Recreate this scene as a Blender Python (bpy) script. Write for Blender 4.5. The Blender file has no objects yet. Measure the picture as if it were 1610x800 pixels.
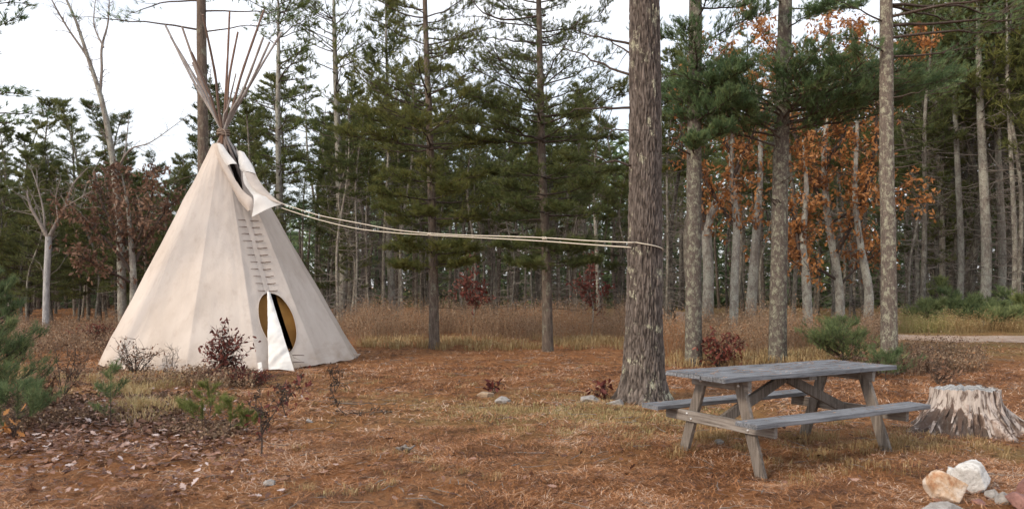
import bpy, math, random
import numpy as np
from mathutils import Vector, noise as mnoise

# ------------------------------------------------------------------ camera, sky, sun, exposure
C = bpy.context.scene
F, HOR, CH = 1290.0, 450.0, 1.445           # focal length and horizon row (1610 px wide frame), eye height
cam_d = bpy.data.cameras.new('camera'); cam = bpy.data.objects.new('camera', cam_d); C.collection.objects.link(cam)
cam.location = (0, 0, CH); cam.rotation_euler = (math.radians(90), 0, 0)
cam_d.sensor_width = 36; cam_d.lens = 36*F/1610; cam_d.shift_y = 50/1610
cam_d.clip_end = 2000; cam_d.clip_start = .1
cam_d.dof.use_dof = True; cam_d.dof.focus_distance = 11.0; cam_d.dof.aperture_fstop = 3.2
C.camera = cam
SUN_EL, SUN_AZ = math.radians(30), math.radians(-128)   # azimuth from +Y (ahead), clockwise: from behind-left
world = bpy.data.worlds.new('World'); C.world = world; world.use_nodes = True
wn, wl = world.node_tree.nodes, world.node_tree.links
bg = wn['Background']; bg.inputs['Strength'].default_value = .12
sky = wn.new('ShaderNodeTexSky'); sky.sky_type = 'NISHITA'; sky.sun_disc = False
sky.sun_elevation = SUN_EL; sky.sun_rotation = SUN_AZ; sky.dust_density = 2.0
tc = wn.new('ShaderNodeTexCoord'); nz = wn.new('ShaderNodeTexNoise'); nz.inputs['Scale'].default_value = 1.6; nz.inputs['Detail'].default_value = 5
mp = wn.new('ShaderNodeMapping'); mp.inputs['Scale'].default_value = (1, 1, 2.2); mp.inputs['Location'].default_value = (3.1, 0.4, 0)
wl.new(tc.outputs['Generated'], mp.inputs['Vector']); wl.new(mp.outputs[0], nz.inputs['Vector'])
rp = wn.new('ShaderNodeValToRGB'); rp.color_ramp.elements[0].position = .36; rp.color_ramp.elements[1].position = .60
rp.color_ramp.elements[0].color = (.45, .45, .45, 1); rp.color_ramp.elements[1].color = (1, 1, 1, 1)
wl.new(nz.outputs['Fac'], rp.inputs[0])
mx = wn.new('ShaderNodeMix'); mx.data_type = 'RGBA'; mx.inputs[7].default_value = (6.9, 7.0, 7.3, 1)   # thin bright cloud
wl.new(rp.outputs[0], mx.inputs[0]); wl.new(sky.outputs[0], mx.inputs[6]); wl.new(mx.outputs[2], bg.inputs[0])
sd = bpy.data.lights.new('sun', 'SUN'); sun = bpy.data.objects.new('sun', sd); C.collection.objects.link(sun)
sd.energy = 1.5; sd.angle = math.radians(10); sd.color = (1, .86, .70)
to_sun = Vector((math.sin(SUN_AZ)*math.cos(SUN_EL), math.cos(SUN_AZ)*math.cos(SUN_EL), math.sin(SUN_EL)))
sun.rotation_euler = to_sun.to_track_quat('Z', 'Y').to_euler(); sun.location = (-20, -20, 30)
C.view_settings.view_transform = 'Standard'; C.view_settings.look = 'None'; C.view_settings.exposure = 0.80; C.view_settings.gamma = 1
C.cycles.max_bounces = 6; C.cycles.diffuse_bounces = 3; C.cycles.transparent_max_bounces = 4

rng = np.random.default_rng(7); random.seed(7)
PI = math.pi
def X(px, Y): return (px-805)/F*Y
def Z(py, Y): return CH-(py-HOR)/F*Y
def GY(py): return F*CH/(py-HOR)
def W(px, py, Y): return np.array((X(px, Y), Y, Z(py, Y)))

# ------------------------------------------------------------------ object helpers
def tag(o, label=None, cat=None, group=None, kind=None):
    for k, v in (('label', label), ('category', cat), ('group', group), ('kind', kind)):
        if v: o[k] = v
    return o
def empty(name, loc, label, cat, group=None, rz=0):
    o = bpy.data.objects.new(name, None); C.collection.objects.link(o); o.location = loc; o.rotation_euler.z = rz
    o.empty_display_size = .1
    return tag(o, label, cat, group)
class MB:
    """collects vertices / faces in numpy blocks and links them as one mesh object"""
    def __init__(s): s.v = []; s.f = []; s.t = []; s.m = []; s.n = 0
    def add(s, v, f, tint=0.5, mat=0):
        v = np.asarray(v, float).reshape(-1, 3); f = np.asarray(f, int)
        s.f.append(f+s.n); s.v.append(v); s.n += len(v)
        s.t.append(np.full(len(v), tint, float) if np.isscalar(tint) else np.asarray(tint, float).ravel()); s.m.append(np.full(len(f), mat, int))
    def mesh(s, name, mats, smooth=True):
        me = bpy.data.meshes.new(name)
        v = np.concatenate(s.v); t = np.concatenate(s.t)
        loops = np.concatenate([f.ravel() for f in s.f]); sizes = np.concatenate([np.full(len(f), f.shape[1]) for f in s.f])
        me.vertices.add(len(v)); me.vertices.foreach_set('co', v.astype(np.float32).ravel())
        me.loops.add(len(loops)); me.loops.foreach_set('vertex_index', loops.astype(np.int32))
        me.polygons.add(len(sizes)); st = np.concatenate(([0], np.cumsum(sizes)[:-1]))
        me.polygons.foreach_set('loop_start', st.astype(np.int32)); me.polygons.foreach_set('loop_total', sizes.astype(np.int32))
        me.polygons.foreach_set('use_smooth', np.full(len(sizes), smooth))
        for m in (mats if isinstance(mats, (list, tuple)) else [mats]): me.materials.append(m)
        me.polygons.foreach_set('material_index', np.concatenate(s.m).astype(np.int32))
        a = me.attributes.new('tint', 'FLOAT', 'POINT'); a.data.foreach_set('value', t.astype(np.float32))
        me.update(calc_edges=True); me.validate()
        return me
    def build(s, name, mats, parent=None, smooth=True, loc=None):
        return link(name, s.mesh(name, mats, smooth), parent, loc)
def link(name, me, parent=None, loc=None):
    o = bpy.data.objects.new(name, me); C.collection.objects.link(o)
    if parent is not None: o.parent = parent
    if loc is not None: o.location = loc
    return o
def unit(a): return a/np.maximum(np.linalg.norm(a, axis=-1, keepdims=True), 1e-9)
def tubes(P, R, n=6, cap=True):
    """P (m,k,3), R (m,k) -> verts, quads for m tubes"""
    P = np.asarray(P, float); R = np.asarray(R, float)
    m, k, _ = P.shape
    T = np.empty_like(P); T[:, 1:-1] = P[:, 2:]-P[:, :-2]; T[:, 0] = P[:, 1]-P[:, 0]; T[:, -1] = P[:, -1]-P[:, -2]; T = unit(T)
    ref = np.where(np.abs(T[:, :1, 2:3]) > .8, np.array([1., 0, 0]), np.array([0, 0, 1.]))
    U = unit(np.cross(np.broadcast_to(ref, T.shape), T)); V = np.cross(T, U)
    a = np.arange(n)/n*2*PI
    v = P[:, :, None] + R[:, :, None, None]*(U[:, :, None]*np.cos(a)[:, None]+V[:, :, None]*np.sin(a)[:, None])
    i = np.arange(m)[:, None, None]*k*n; j = np.arange(k-1)[None, :, None]*n; q = np.arange(n)[None, None]; q2 = (q+1) % n
    f = np.stack([i+j+q, i+j+q2, i+j+n+q2, i+j+n+q], -1).reshape(-1, 4)
    return v.reshape(-1, 3), f
def tube1(mb, pts, rad, n=8, tint=.5, mat=0):
    pts = np.asarray(pts, float); rad = np.full(len(pts), rad, float) if np.isscalar(rad) else np.asarray(rad, float)
    v, f = tubes(pts[None], rad[None], n); mb.add(v, f, tint, mat)
    for e in (0, len(pts)-1):                       # flat end caps
        c = len(pts)*n; ring = v[e*n:(e+1)*n]
        mb.add(np.vstack([ring, ring.mean(0)]), [[i, (i+1) % n, n] for i in range(n)], tint, mat)
def spline(pts, k):
    pts = np.asarray(pts, float); n = len(pts); t = np.linspace(0, n-1, k); i = np.minimum(t.astype(int), n-2); u = (t-i)[:, None]
    g = lambda j: pts[np.clip(j, 0, n-1)]
    p0, p1, p2, p3 = g(i-1), g(i), g(i+1), g(i+2)
    return .5*((2*p1)+(-p0+p2)*u+(2*p0-5*p1+4*p2-p3)*u*u+(-p0+3*p1-3*p2+p3)*u**3)
def box(mb, c, s, rot=None, tint=.5, bev=.003, mat=0):
    """bevelled box, centre c, size s, rot 3x3"""
    hx, hy, hz = np.array(s)/2; b = min(bev, hx*.4, hy*.4, hz*.4)
    v = []; 
    for sx in (-1, 1):
        for sy in (-1, 1):
            for sz in (-1, 1):
                v += [(sx*hx, sy*(hy-b), sz*(hz-b)), (sx*(hx-b), sy*hy, sz*(hz-b)), (sx*(hx-b), sy*(hy-b), sz*hz)]
    v = np.array(v); id = lambda x, y, z, k: ((x*4+y*2+z)*3+k)
    q = []; t = []
    for s1 in (0, 1):
        q += [[id(s1, 0, 0, 0), id(s1, 1, 0, 0), id(s1, 1, 1, 0), id(s1, 0, 1, 0)][::1 if s1 else -1],
              [id(0, s1, 0, 1), id(0, s1, 1, 1), id(1, s1, 1, 1), id(1, s1, 0, 1)][::1 if s1 else -1],
              [id(0, 0, s1, 2), id(1, 0, s1, 2), id(1, 1, s1, 2), id(0, 1, s1, 2)][::1 if s1 else -1]]
        for s2 in (0, 1):
            k = 1 if s1 == s2 else -1
            q += [[id(s1, s2, 0, 0), id(s1, s2, 0, 1), id(s1, s2, 1, 1), id(s1, s2, 1, 0)][::k],
                  [id(s1, 0, s2, 2), id(s1, 0, s2, 0), id(s1, 1, s2, 0), id(s1, 1, s2, 2)][::k],
                  [id(0, s1, s2, 1), id(0, s1, s2, 2), id(1, s1, s2, 2), id(1, s1, s2, 1)][::k]]
    for x in (0, 1):
        for y in (0, 1):
            for z in (0, 1): t.append([id(x, y, z, 0), id(x, y, z, 1), id(x, y, z, 2)][::1 if (x+y+z) % 2 else -1])
    if rot is not None: v = v@np.array(rot).T
    v = v+np.array(c); n0 = mb.n
    mb.add(v, q, tint, mat); mb.f.append(np.array(t)+n0); mb.m.append(np.full(8, mat, int))
def grid_faces(r, c, wrap=False):
    i = np.arange(r-1)[:, None]*c; j = np.arange(c if wrap else c-1)[None]; j2 = (j+1) % c
    return np.stack([i+j, i+j2, i+c+j2, i+c+j], -1).reshape(-1, 4)
def fbm(x, y, z=0., s=1., o=3):
    """cheap vectorised smooth noise made of rotated sines, about -1..1"""
    x, y, z = np.asarray(x, float)*s, np.asarray(y, float)*s, np.asarray(z, float)*s; r = 0; a = 1.; w = 0
    for k in range(o):
        f = 2.03**k
        r = r+a*(np.sin(f*(x*1.0+y*.37+z*.21)+k*1.7+2*np.sin(f*(.53*y-.31*x+.4*z)+k))*np.sin(f*(y*.93-x*.29+z*.77)+k*2.3+1.7*np.sin(f*(.61*x+.22*y-.5*z)+k*3.)))
        w += a; a *= .55
    return r/w*1.5

# ------------------------------------------------------------------ materials
def mat(name):
    m = bpy.data.materials.new(name); m.use_nodes = True; nt = m.node_tree; b = nt.nodes['Principled BSDF']
    b.inputs['Roughness'].default_value = .85; b.inputs['Specular IOR Level'].default_value = .25
    return m, nt, b
def N(nt, t, **k):
    n = nt.nodes.new(t)
    for a, v in k.items(): setattr(n, a, v)
    return n
def ramp(nt, fac, stops, interp='LINEAR'):
    r = N(nt, 'ShaderNodeValToRGB'); e = r.color_ramp.elements; r.color_ramp.interpolation = interp
    while len(e) < len(stops): e.new(.5)
    for i, (p, c) in enumerate(stops): e[i].position = p; e[i].color = (*c, 1) if len(c) == 3 else c
    nt.links.new(fac, r.inputs[0]); return r.outputs[0]
def noise(nt, scale, detail=4, vec=None, stretch=None, rough=.55, dist=0):
    n = N(nt, 'ShaderNodeTexNoise'); n.inputs['Scale'].default_value = scale; n.inputs['Detail'].default_value = detail
    n.inputs['Roughness'].default_value = rough; n.inputs['Distortion'].default_value = dist
    if vec is None: vec = N(nt, 'ShaderNodeTexCoord').outputs['Object']
    if stretch:
        mpn = N(nt, 'ShaderNodeMapping'); mpn.inputs['Scale'].default_value = stretch; nt.links.new(vec, mpn.inputs['Vector']); vec = mpn.outputs[0]
    nt.links.new(vec, n.inputs['Vector']); return n.outputs['Fac']
def mixc(nt, fac, a, b, mode='MIX'):
    m = N(nt, 'ShaderNodeMix', data_type='RGBA', blend_type=mode)
    for s, v in ((0, fac), (6, a), (7, b)):
        if isinstance(v, (int, float)): m.inputs[s].default_value = v
        elif isinstance(v, tuple): m.inputs[s].default_value = (*v, 1)
        else: nt.links.new(v, m.inputs[s])
    return m.outputs[2]
def bump(nt, b, h, s=.5, d=.02):
    n = N(nt, 'ShaderNodeBump'); n.inputs['Strength'].default_value = s; n.inputs['Distance'].default_value = d
    nt.links.new(h, n.inputs['Height']); nt.links.new(n.outputs[0], b.inputs['Normal']); return n
def attr(nt): return N(nt, 'ShaderNodeAttribute', attribute_name='tint').outputs['Fac']

def foliage(name, stops, trans=.42, rough=.6, vary=.25):
    m, nt, b = mat(name); c = ramp(nt, attr(nt), stops)
    if vary:
        oi = N(nt, 'ShaderNodeObjectInfo').outputs['Random']
        c = mixc(nt, 1.0, c, ramp(nt, oi, [(0, (1-vary, 1-vary*.8, 1-vary)), (.5, (1, 1, 1)), (1, (1+vary*.9, 1+vary*.5, 1-vary*.4))]), 'MULTIPLY')
    nt.links.new(c, b.inputs['Base Color']); b.inputs['Roughness'].default_value = rough
    t = N(nt, 'ShaderNodeBsdfTranslucent'); nt.links.new(c, t.inputs[0]); ms = N(nt, 'ShaderNodeMixShader'); ms.inputs[0].default_value = trans
    nt.links.new(b.outputs[0], ms.inputs[1]); nt.links.new(t.outputs[0], ms.inputs[2]); nt.links.new(ms.outputs[0], nt.nodes['Material Output'].inputs[0])
    return m
def bark(name, dark, light, lichen, amount, scale=1., depth=.02, lo=.72):
    m, nt, b = mat(name); co = N(nt, 'ShaderNodeTexCoord').outputs['Object']
    n0 = noise(nt, 14*scale, 5, co, (1, 1, .22), .65, .6)
    oi = N(nt, 'ShaderNodeObjectInfo').outputs['Random']
    c = ramp(nt, n0, [(.32, tuple(x*.45 for x in dark)), (.48, dark), (.66, light)])
    c = mixc(nt, ramp(nt, noise(nt, 90*scale, 3, co), [(.35, (0, 0, 0)), (.7, (.5, .5, .5))]), c, tuple(x*1.5 for x in light))
    n1 = noise(nt, 3.2*scale, 9, co, (1, 1, .75), .82, .15)
    l = ramp(nt, n1, [(.60-amount*.26, (0, 0, 0)), (.66-amount*.26, (1, 1, 1))])
    n2 = ramp(nt, noise(nt, 40*scale, 3, co), [(.3, (.45, .45, .45)), (.6, (1, 1, 1))])
    lc = mixc(nt, 1.0, lichen, n2, 'MULTIPLY')
    c = mixc(nt, l, c, lc)
    c = mixc(nt, 1.0, c, ramp(nt, oi, [(0, (lo, lo, lo)), (1, (1.15, 1.12, 1.08))]), 'MULTIPLY')
    nt.links.new(c, b.inputs['Base Color']); b.inputs['Roughness'].default_value = .92
    bump(nt, b, n0, .9, depth); return m

M = {}
M['bark_hero'] = bark('rough_pine_bark', (.085, .066, .062), (.17, .135, .125), (.36, .35, .24), .12, 1.3)
M['bark_lichen'] = bark('lichen_pine_bark', (.085, .07, .06), (.17, .14, .12), (.38, .38, .29), .36, 4.2)
M['bark_pine'] = bark('pine_bark', (.085, .065, .052), (.17, .135, .11), (.27, .27, .21), .25, 1.5)
M['bark_grey'] = bark('grey_bark', (.15, .13, .115), (.26, .24, .215), (.40, .40, .35), .5, 1.2)
M['bark_wood'] = bark('wood_edge_bark', (.10, .088, .076), (.20, .178, .155), (.36, .355, .30), .42, 1.4, lo=.38)
M['bark_pale'] = bark('pale_bark', (.30, .30, .30), (.48, .48, .48), (.6, .6, .58), .3, 1.5)
M['twig'] = bark('twig_bark', (.05, .038, .032), (.11, .085, .072), (.16, .15, .135), .1, 3)
M['twig_grey'] = bark('grey_twig_bark', (.16, .135, .12), (.27, .24, .22), (.3, .3, .27), .3, 3)
M['needle'] = foliage('pine_needles', [(0, (.065, .085, .035)), (.5, (.125, .15, .055)), (1, (.22, .225, .08))])
M['needle_hero'] = foliage('blue_green_needles', [(0, (.06, .11, .055)), (.5, (.13, .20, .09)), (1, (.25, .31, .13))], vary=0)
M['needle_yellow'] = foliage('yellow_green_needles', [(0, (.07, .10, .028)), (.5, (.15, .18, .05)), (1, (.26, .27, .09))], vary=.1)
M['needle_young'] = foliage('young_green_needles', [(0, (.085, .13, .06)), (.5, (.17, .22, .10)), (1, (.30, .34, .15))], vary=.15)
M['leaf_orange'] = foliage('orange_oak_leaves', [(0, (.13, .06, .035)), (.35, (.33, .14, .05)), (.75, (.54, .25, .085)), (1, (.50, .33, .22))], .4, vary=.1)
M['leaf_bronze'] = foliage('bronze_oak_leaves', [(0, (.10, .055, .04)), (.5, (.21, .115, .075)), (1, (.36, .23, .16))], .35, vary=.1)
M['leaf_maroon'] = foliage('maroon_leaves', [(0, (.085, .022, .02)), (.5, (.17, .045, .035)), (1, (.30, .13, .10))], .3, vary=.1)
M['litter_leaf'] = foliage('fallen_leaves', [(0, (.06, .028, .02)), (.45, (.15, .075, .05)), (.72, (.30, .17, .12)), (.93, (.50, .41, .385)), (1, (.62, .17, .04))], .1, vary=0)
M['litter_needle'] = foliage('fallen_needles', [(0, (.06, .03, .02)), (.3, (.25, .105, .045)), (.6, (.46, .205, .08)), (.85, (.57, .32, .17)), (1, (.68, .52, .40))], .1, vary=0)
M['straw'] = foliage('dry_straw', [(0, (.20, .13, .06)), (.5, (.38, .26, .12)), (.8, (.52, .40, .22)), (1, (.30, .30, .11))], .3, vary=0)
M['brush'] = foliage('dry_brush', [(0, (.10, .06, .042)), (.45, (.24, .155, .10)), (.8, (.40, .30, .20)), (1, (.34, .18, .09))], .25, vary=0)

def wood(name, base, pale, dark, axis, rough=.8):
    m, nt, b = mat(name); co = N(nt, 'ShaderNodeTexCoord').outputs['Object']
    st = [18, 18, 18]; st[axis] = .9
    g = noise(nt, 3.2, 6, co, tuple(st), .62, .4); g2 = noise(nt, 9, 4, co, tuple(st), .7)
    c = ramp(nt, g, [(.28, dark), (.47, base), (.72, pale)])
    c = mixc(nt, ramp(nt, g2, [(.30, (.75, .75, .75)), (.42, (0, 0, 0))]), c, tuple(x*.6 for x in dark))
    c = mixc(nt, ramp(nt, noise(nt, 4.5, 6, co, None, .7), [(.56, (0, 0, 0)), (.68, (.75, .75, .75))]), c, tuple(x*1.3 for x in dark))
    c = mixc(nt, ramp(nt, noise(nt, 2.3, 4, co), [(.45, (0, 0, 0)), (.75, (.55, .55, .55))]), c, tuple(x*1.05 for x in pale))
    nt.links.new(c, b.inputs['Base Color']); b.inputs['Roughness'].default_value = rough
    bump(nt, b, g2, .7, .006); return m
M['wood_top'] = wood('weathered_grey_wood', (.135, .14, .152), (.27, .28, .30), (.035, .035, .038), 0)
M['wood_leg'] = wood('weathered_brown_wood', (.13, .108, .09), (.27, .235, .205), (.035, .028, .023), 2)
M['wood_beam'] = wood('weathered_tan_wood', (.19, .165, .145), (.32, .29, .26), (.075, .058, .047), 1)
M['steel'], nt, b = mat('galvanised_steel'); b.inputs['Base Color'].default_value = (.6, .6, .6, 1); b.inputs['Metallic'].default_value = .8; b.inputs['Roughness'].default_value = .45

# canvas
m, nt, b = mat('weathered_canvas'); co = N(nt, 'ShaderNodeTexCoord').outputs['Object']
c = ramp(nt, noise(nt, 1.1, 5, co, (1, 1, .6)), [(.3, (.47, .405, .35)), (.55, (.55, .485, .43)), (.8, (.60, .54, .485))])
sep = N(nt, 'ShaderNodeSeparateXYZ'); nt.links.new(co, sep.inputs[0])
lowz = N(nt, 'ShaderNodeMath', operation='MULTIPLY_ADD'); nt.links.new(noise(nt, 2.6, 5, co, (1, 1, 2.5)), lowz.inputs[0]); lowz.inputs[1].default_value = 1.5; nt.links.new(sep.outputs[2], lowz.inputs[2])
c = mixc(nt, ramp(nt, lowz.outputs[0], [(.55, (.7, .7, .7)), (1.0, (0, 0, 0))]), c, (.36, .27, .20))
c = mixc(nt, ramp(nt, noise(nt, 7, 5, co, (1, 1, .4), .7), [(.52, (0, 0, 0)), (.72, (.45, .45, .45))]), c, (.40, .33, .28))
nt.links.new(c, b.inputs['Base Color']); b.inputs['Roughness'].default_value = .95; b.inputs['Specular IOR Level'].default_value = .1
bn = bump(nt, b, noise(nt, 5, 5, co, (1, 1, .5), .6), .35, .03)
M['canvas'] = m
m, nt, b = mat('clean_white_canvas'); co = N(nt, 'ShaderNodeTexCoord').outputs['Object']
nt.links.new(ramp(nt, noise(nt, 3, 4, co), [(.35, (.62, .61, .59)), (.65, (.72, .71, .69))]), b.inputs['Base Color']); b.inputs['Roughness'].default_value = .95
bump(nt, b, noise(nt, 6, 3, co), .3, .02); M['flap'] = m
m, nt, b = mat('ochre_liner'); co = N(nt, 'ShaderNodeTexCoord').outputs['Object']
nt.links.new(ramp(nt, noise(nt, 2, 4, co), [(.35, (.20, .095, .022)), (.65, (.30, .155, .04))]), b.inputs['Base Color']); M['liner'] = m
m, nt, b = mat('rope_fibre'); b.inputs['Base Color'].default_value = (.62, .56, .46, 1); M['rope'] = m
m, nt, b = mat('dark_lashing'); b.inputs['Base Color'].default_value = (.26, .20, .16, 1); M['lashing'] = m
m, nt, b = mat('pole_wood'); co = N(nt, 'ShaderNodeTexCoord').outputs['Object']
pc = ramp(nt, attr(nt), [(0, (.15, .08, .05)), (.5, (.22, .18, .155)), (1, (.40, .385, .37))])
pc = mixc(nt, ramp(nt, noise(nt, 12, 4, co, (1, 1, .2)), [(.4, (0, 0, 0)), (.6, (.5, .5, .5))]), pc, (.16, .12, .11))
nt.links.new(pc, b.inputs['Base Color']); M['pole'] = m

# ground: needle duff, bare soil, straw and mossy grass patches, told apart by their own noise
m, nt, b = mat('forest_floor'); co = N(nt, 'ShaderNodeTexCoord').outputs['Object']
n1 = noise(nt, 1.1, 7, co, None, .68, .5); n2 = noise(nt, 22, 6, co, (1, .8, 1), .75, 1.2); n3 = noise(nt, 5, 6, co, None, .7, .8); n4 = noise(nt, 70, 4, co, None, .7, 1.5)
c = ramp(nt, n1, [(.3, (.29, .115, .045)), (.5, (.41, .18, .07)), (.68, (.46, .25, .13))])
c = mixc(nt, ramp(nt, n3, [(.38, (.9, .9, .9)), (.50, (0, 0, 0))]), c, (.12, .062, .04))
c = mixc(nt, ramp(nt, n2, [(.50, (0, 0, 0)), (.72, (.8, .8, .8))]), c, (.50, .33, .21))
c = mixc(nt, ramp(nt, n2, [(.30, (.8, .8, .8)), (.44, (0, 0, 0))]), c, (.09, .05, .035))
gp = N(nt, 'ShaderNodeMath', operation='MULTIPLY'); nt.links.new(attr(nt), gp.inputs[0]); nt.links.new(ramp(nt, n3, [(.35, (.3, .3, .3)), (.6, (1, 1, 1))]), gp.inputs[1])
c = mixc(nt, gp.outputs[0], c, mixc(nt, n4, (.20, .17, .06), (.42, .33, .15)))
c = mixc(nt, 1.0, c, ramp(nt, n4, [(.25, (.45, .45, .45)), (.5, (1, 1, 1)), (.8, (1.35, 1.3, 1.25))]), 'MULTIPLY')
nt.links.new(c, b.inputs['Base Color']); b.inputs['Roughness'].default_value = .95; b.inputs['Specular IOR Level'].default_value = .1
ad = N(nt, 'ShaderNodeMath', operation='ADD'); nt.links.new(n2, ad.inputs[0]); nt.links.new(n4, ad.inputs[1]); bump(nt, b, ad.outputs[0], 1., .05)
M['ground'] = m
m, nt, b = mat('sandy_track'); co = N(nt, 'ShaderNodeTexCoord').outputs['Object']
nt.links.new(ramp(nt, noise(nt, 3, 7, co, None, .7), [(.3, (.30, .20, .14)), (.5, (.42, .31, .235)), (.7, (.52, .41, .33))]), b.inputs['Base Color']); bump(nt, b, noise(nt, 30, 4, co), .6, .02); M['track'] = m

def rockmat(name, stops, scale=6):
    m, nt, b = mat(name); co = N(nt, 'ShaderNodeTexCoord').outputs['Object']
    nn = noise(nt, scale, 7, co, None, .68, .5)
    c = ramp(nt, nn, stops); c = mixc(nt, ramp(nt, noise(nt, scale*7, 4, co, None, .8), [(.3, (.55, .55, .55)), (.5, (0, 0, 0))]), c, tuple(x*.45 for x in stops[0][1]))
    nt.links.new(c, b.inputs['Base Color']); b.inputs['Roughness'].default_value = .8; bump(nt, b, noise(nt, scale*4, 6, co, None, .7), .7, .012); return m
M['rock_orange'] = rockmat('rusty_quartz_rock', [(.38, (.36, .18, .09)), (.48, (.52, .37, .25)), (.6, (.62, .54, .46))])
M['rock_white'] = rockmat('white_quartz_rock', [(.32, (.30, .27, .24)), (.46, (.56, .55, .53)), (.7, (.72, .71, .69))])
M['rock_grey'] = rockmat('grey_rock', [(.3, (.19, .17, .155)), (.5, (.31, .29, .27)), (.7, (.46, .43, .41))], 9)
M['rock_tan'] = rockmat('tan_stone', [(.3, (.24, .17, .11)), (.5, (.36, .27, .19)), (.7, (.46, .37, .28))], 9)
M['rock_red'] = rockmat('red_brown_rock', [(.3, (.13, .065, .055)), (.5, (.25, .13, .11)), (.7, (.36, .21, .17))], 7)

# ------------------------------------------------------------------ the table's pose (needed by the ground)
TX, TY, TYAW = 2.366, 7.108, .523
tu, tv = np.array((math.cos(TYAW), math.sin(TYAW))), np.array((-math.sin(TYAW), math.cos(TYAW)))
TL, TW, BO, BW, FO, FL = 2.084, .70, .664, .213, .46, .288
def tpt(u, v): return np.array((TX, TY))+tu*u+tv*v
DIPS = [(*tpt(-TL/2+FL, -FO), -.062, .45), (*tpt(TL/2-FL, -FO), .03, .4), (*tpt(-TL/2+FL, FO), .02, .3)]
def gh(x, y):
    x, y = np.asarray(x, float), np.asarray(y, float)
    z = .022*fbm(x, y, 0, .55, 3)+.012*fbm(x+9, y, 0, 2.4, 3)
    for dx, dy, dz, r in DIPS: z = z+dz*np.exp(-((x-dx)**2+(y-dy)**2)/r**2)
    return z
def g1(x, y): return float(gh(x, y))

# ------------------------------------------------------------------ ground and track
def axis(a, b, step, far, grow=1.25):
    p = list(np.arange(a, b+1e-6, step)); s = step
    while p[-1] < far: s *= grow; p.append(p[-1]+s)
    s = step
    while p[0] > -far: s *= grow; p.insert(0, p[0]-s)
    return np.array(p)
gx = axis(-12, 13, .055, 700); gy = axis(4.4, 20, .055, 700)
XX, YY = np.meshgrid(gx, gy); near = np.clip((30-np.hypot(XX, YY-8))/8, 0, 1)
def micro(x, y): return .011*fbm(x, y, 0, 7, 3)+.009*fbm(x, y, 3, 19, 2)
ZZ = gh(XX, YY)+near*micro(XX, YY)
def patch(x, y):                                      # where short grass grows between the needles
    a = np.exp(-(((x-.6)/2.6)**2+((y-9.6)/1.2)**2)*1.0)*.95
    a = np.maximum(a, .6*np.exp(-(((x-.3)/1.4)**2+((y-8.3)/1.1)**2)))
    a = np.maximum(a, .7*np.exp(-(((x+4.9)/2.2)**2+((y-12)/1.5)**2)))
    a = np.maximum(a, .55*np.exp(-(((x-4.3)/.5)**2+((y-7.0)/.45)**2)))
    a = np.maximum(a, .8*np.clip((y-15.5)/3, 0, 1)*(x > 4.2))
    return np.clip(a*(1+.6*fbm(x, y, 3, 1.6, 3)), 0, 1)
g = MB(); g.add(np.stack([XX, YY, ZZ], -1), grid_faces(len(gy), len(gx)), patch(XX, YY))
tag(g.build('ground', M['ground']), kind='structure')
cl = spline([(70, 25, 0), (40, 22.5, 0), (22, 22.0, 0), (14, 22.3, 0), (10.5, 23.6, 0), (8.5, 26.5, 0), (8, 33, 0), (9, 60, 0)], 120)
tg = unit(np.gradient(cl, axis=0)); nr = np.stack([-tg[:, 1], tg[:, 0], 0*tg[:, 0]], -1); wv = np.linspace(-1, 1, 9)
tr = cl[:, None]+nr[:, None]*(wv[None, :, None]*(1.35+.15*fbm(np.arange(120), 0, 0, .6)[:, None, None]))
tr[..., 2] = gh(tr[..., 0], tr[..., 1])+.03-.028*wv**4
g = MB(); g.add(tr, grid_faces(120, 9)); tag(g.build('dirt_track', M['track']), 'pale sandy track running along the wood edge', kind='structure')

# ------------------------------------------------------------------ plants: needles, leaves, limbs
def frames(D):
    D = unit(D); ref = np.where(np.abs(D[..., 2:3]) > .9, np.array([1., 0, 0]), np.array([0, 0, 1.])); U = unit(np.cross(ref, D)); return D, U, np.cross(D, U)
def add_tufts(mb, P, D, L, w, K, r, spread=.75, tint=None, mat=0):
    """sprays of K needle blades at P around D"""
    P = P.reshape(-1, 3); D, U, V = frames(D.reshape(-1, 3)); m = len(P)
    L = np.broadcast_to(L, m)
    a = r.uniform(0, 2*PI, (m, K)); s = spread*np.sqrt(r.uniform(.05, 1, (m, K)))
    d = unit(D[:, None]+s[..., None]*(U[:, None]*np.cos(a)[..., None]+V[:, None]*np.sin(a)[..., None]))
    ln = L[:, None]*r.uniform(.6, 1.1, (m, K)); side = unit(np.cross(d, r.normal(size=(m, K, 3))))
    b0 = P[:, None]-D[:, None]*(r.uniform(0, .6, (m, K))*L[:, None])[..., None]
    v = np.stack([b0-side*w/2, b0+side*w/2, b0+d*ln[..., None]], 2)
    t = (r.uniform(0, 1, m) if tint is None else np.broadcast_to(tint, m))[:, None]+r.uniform(-.15, .15, (m, K))
    mb.add(v.reshape(-1, 3), np.arange(m*K*3).reshape(-1, 3), np.repeat(np.clip(t, 0, 1).ravel(), 3), mat)
def leaf_shape(kind):
    if kind == 'oak': pr = [(0, 0), (.10, .12), (.07, .2), (.24, .34), (.13, .45), (.30, .62), (.16, .70), (.17, .86), (0, 1)]
    else: pr = [(0, 0), (.16, .2), (.24, .5), (.14, .8), (0, 1)]
    return np.array(pr)
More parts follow.
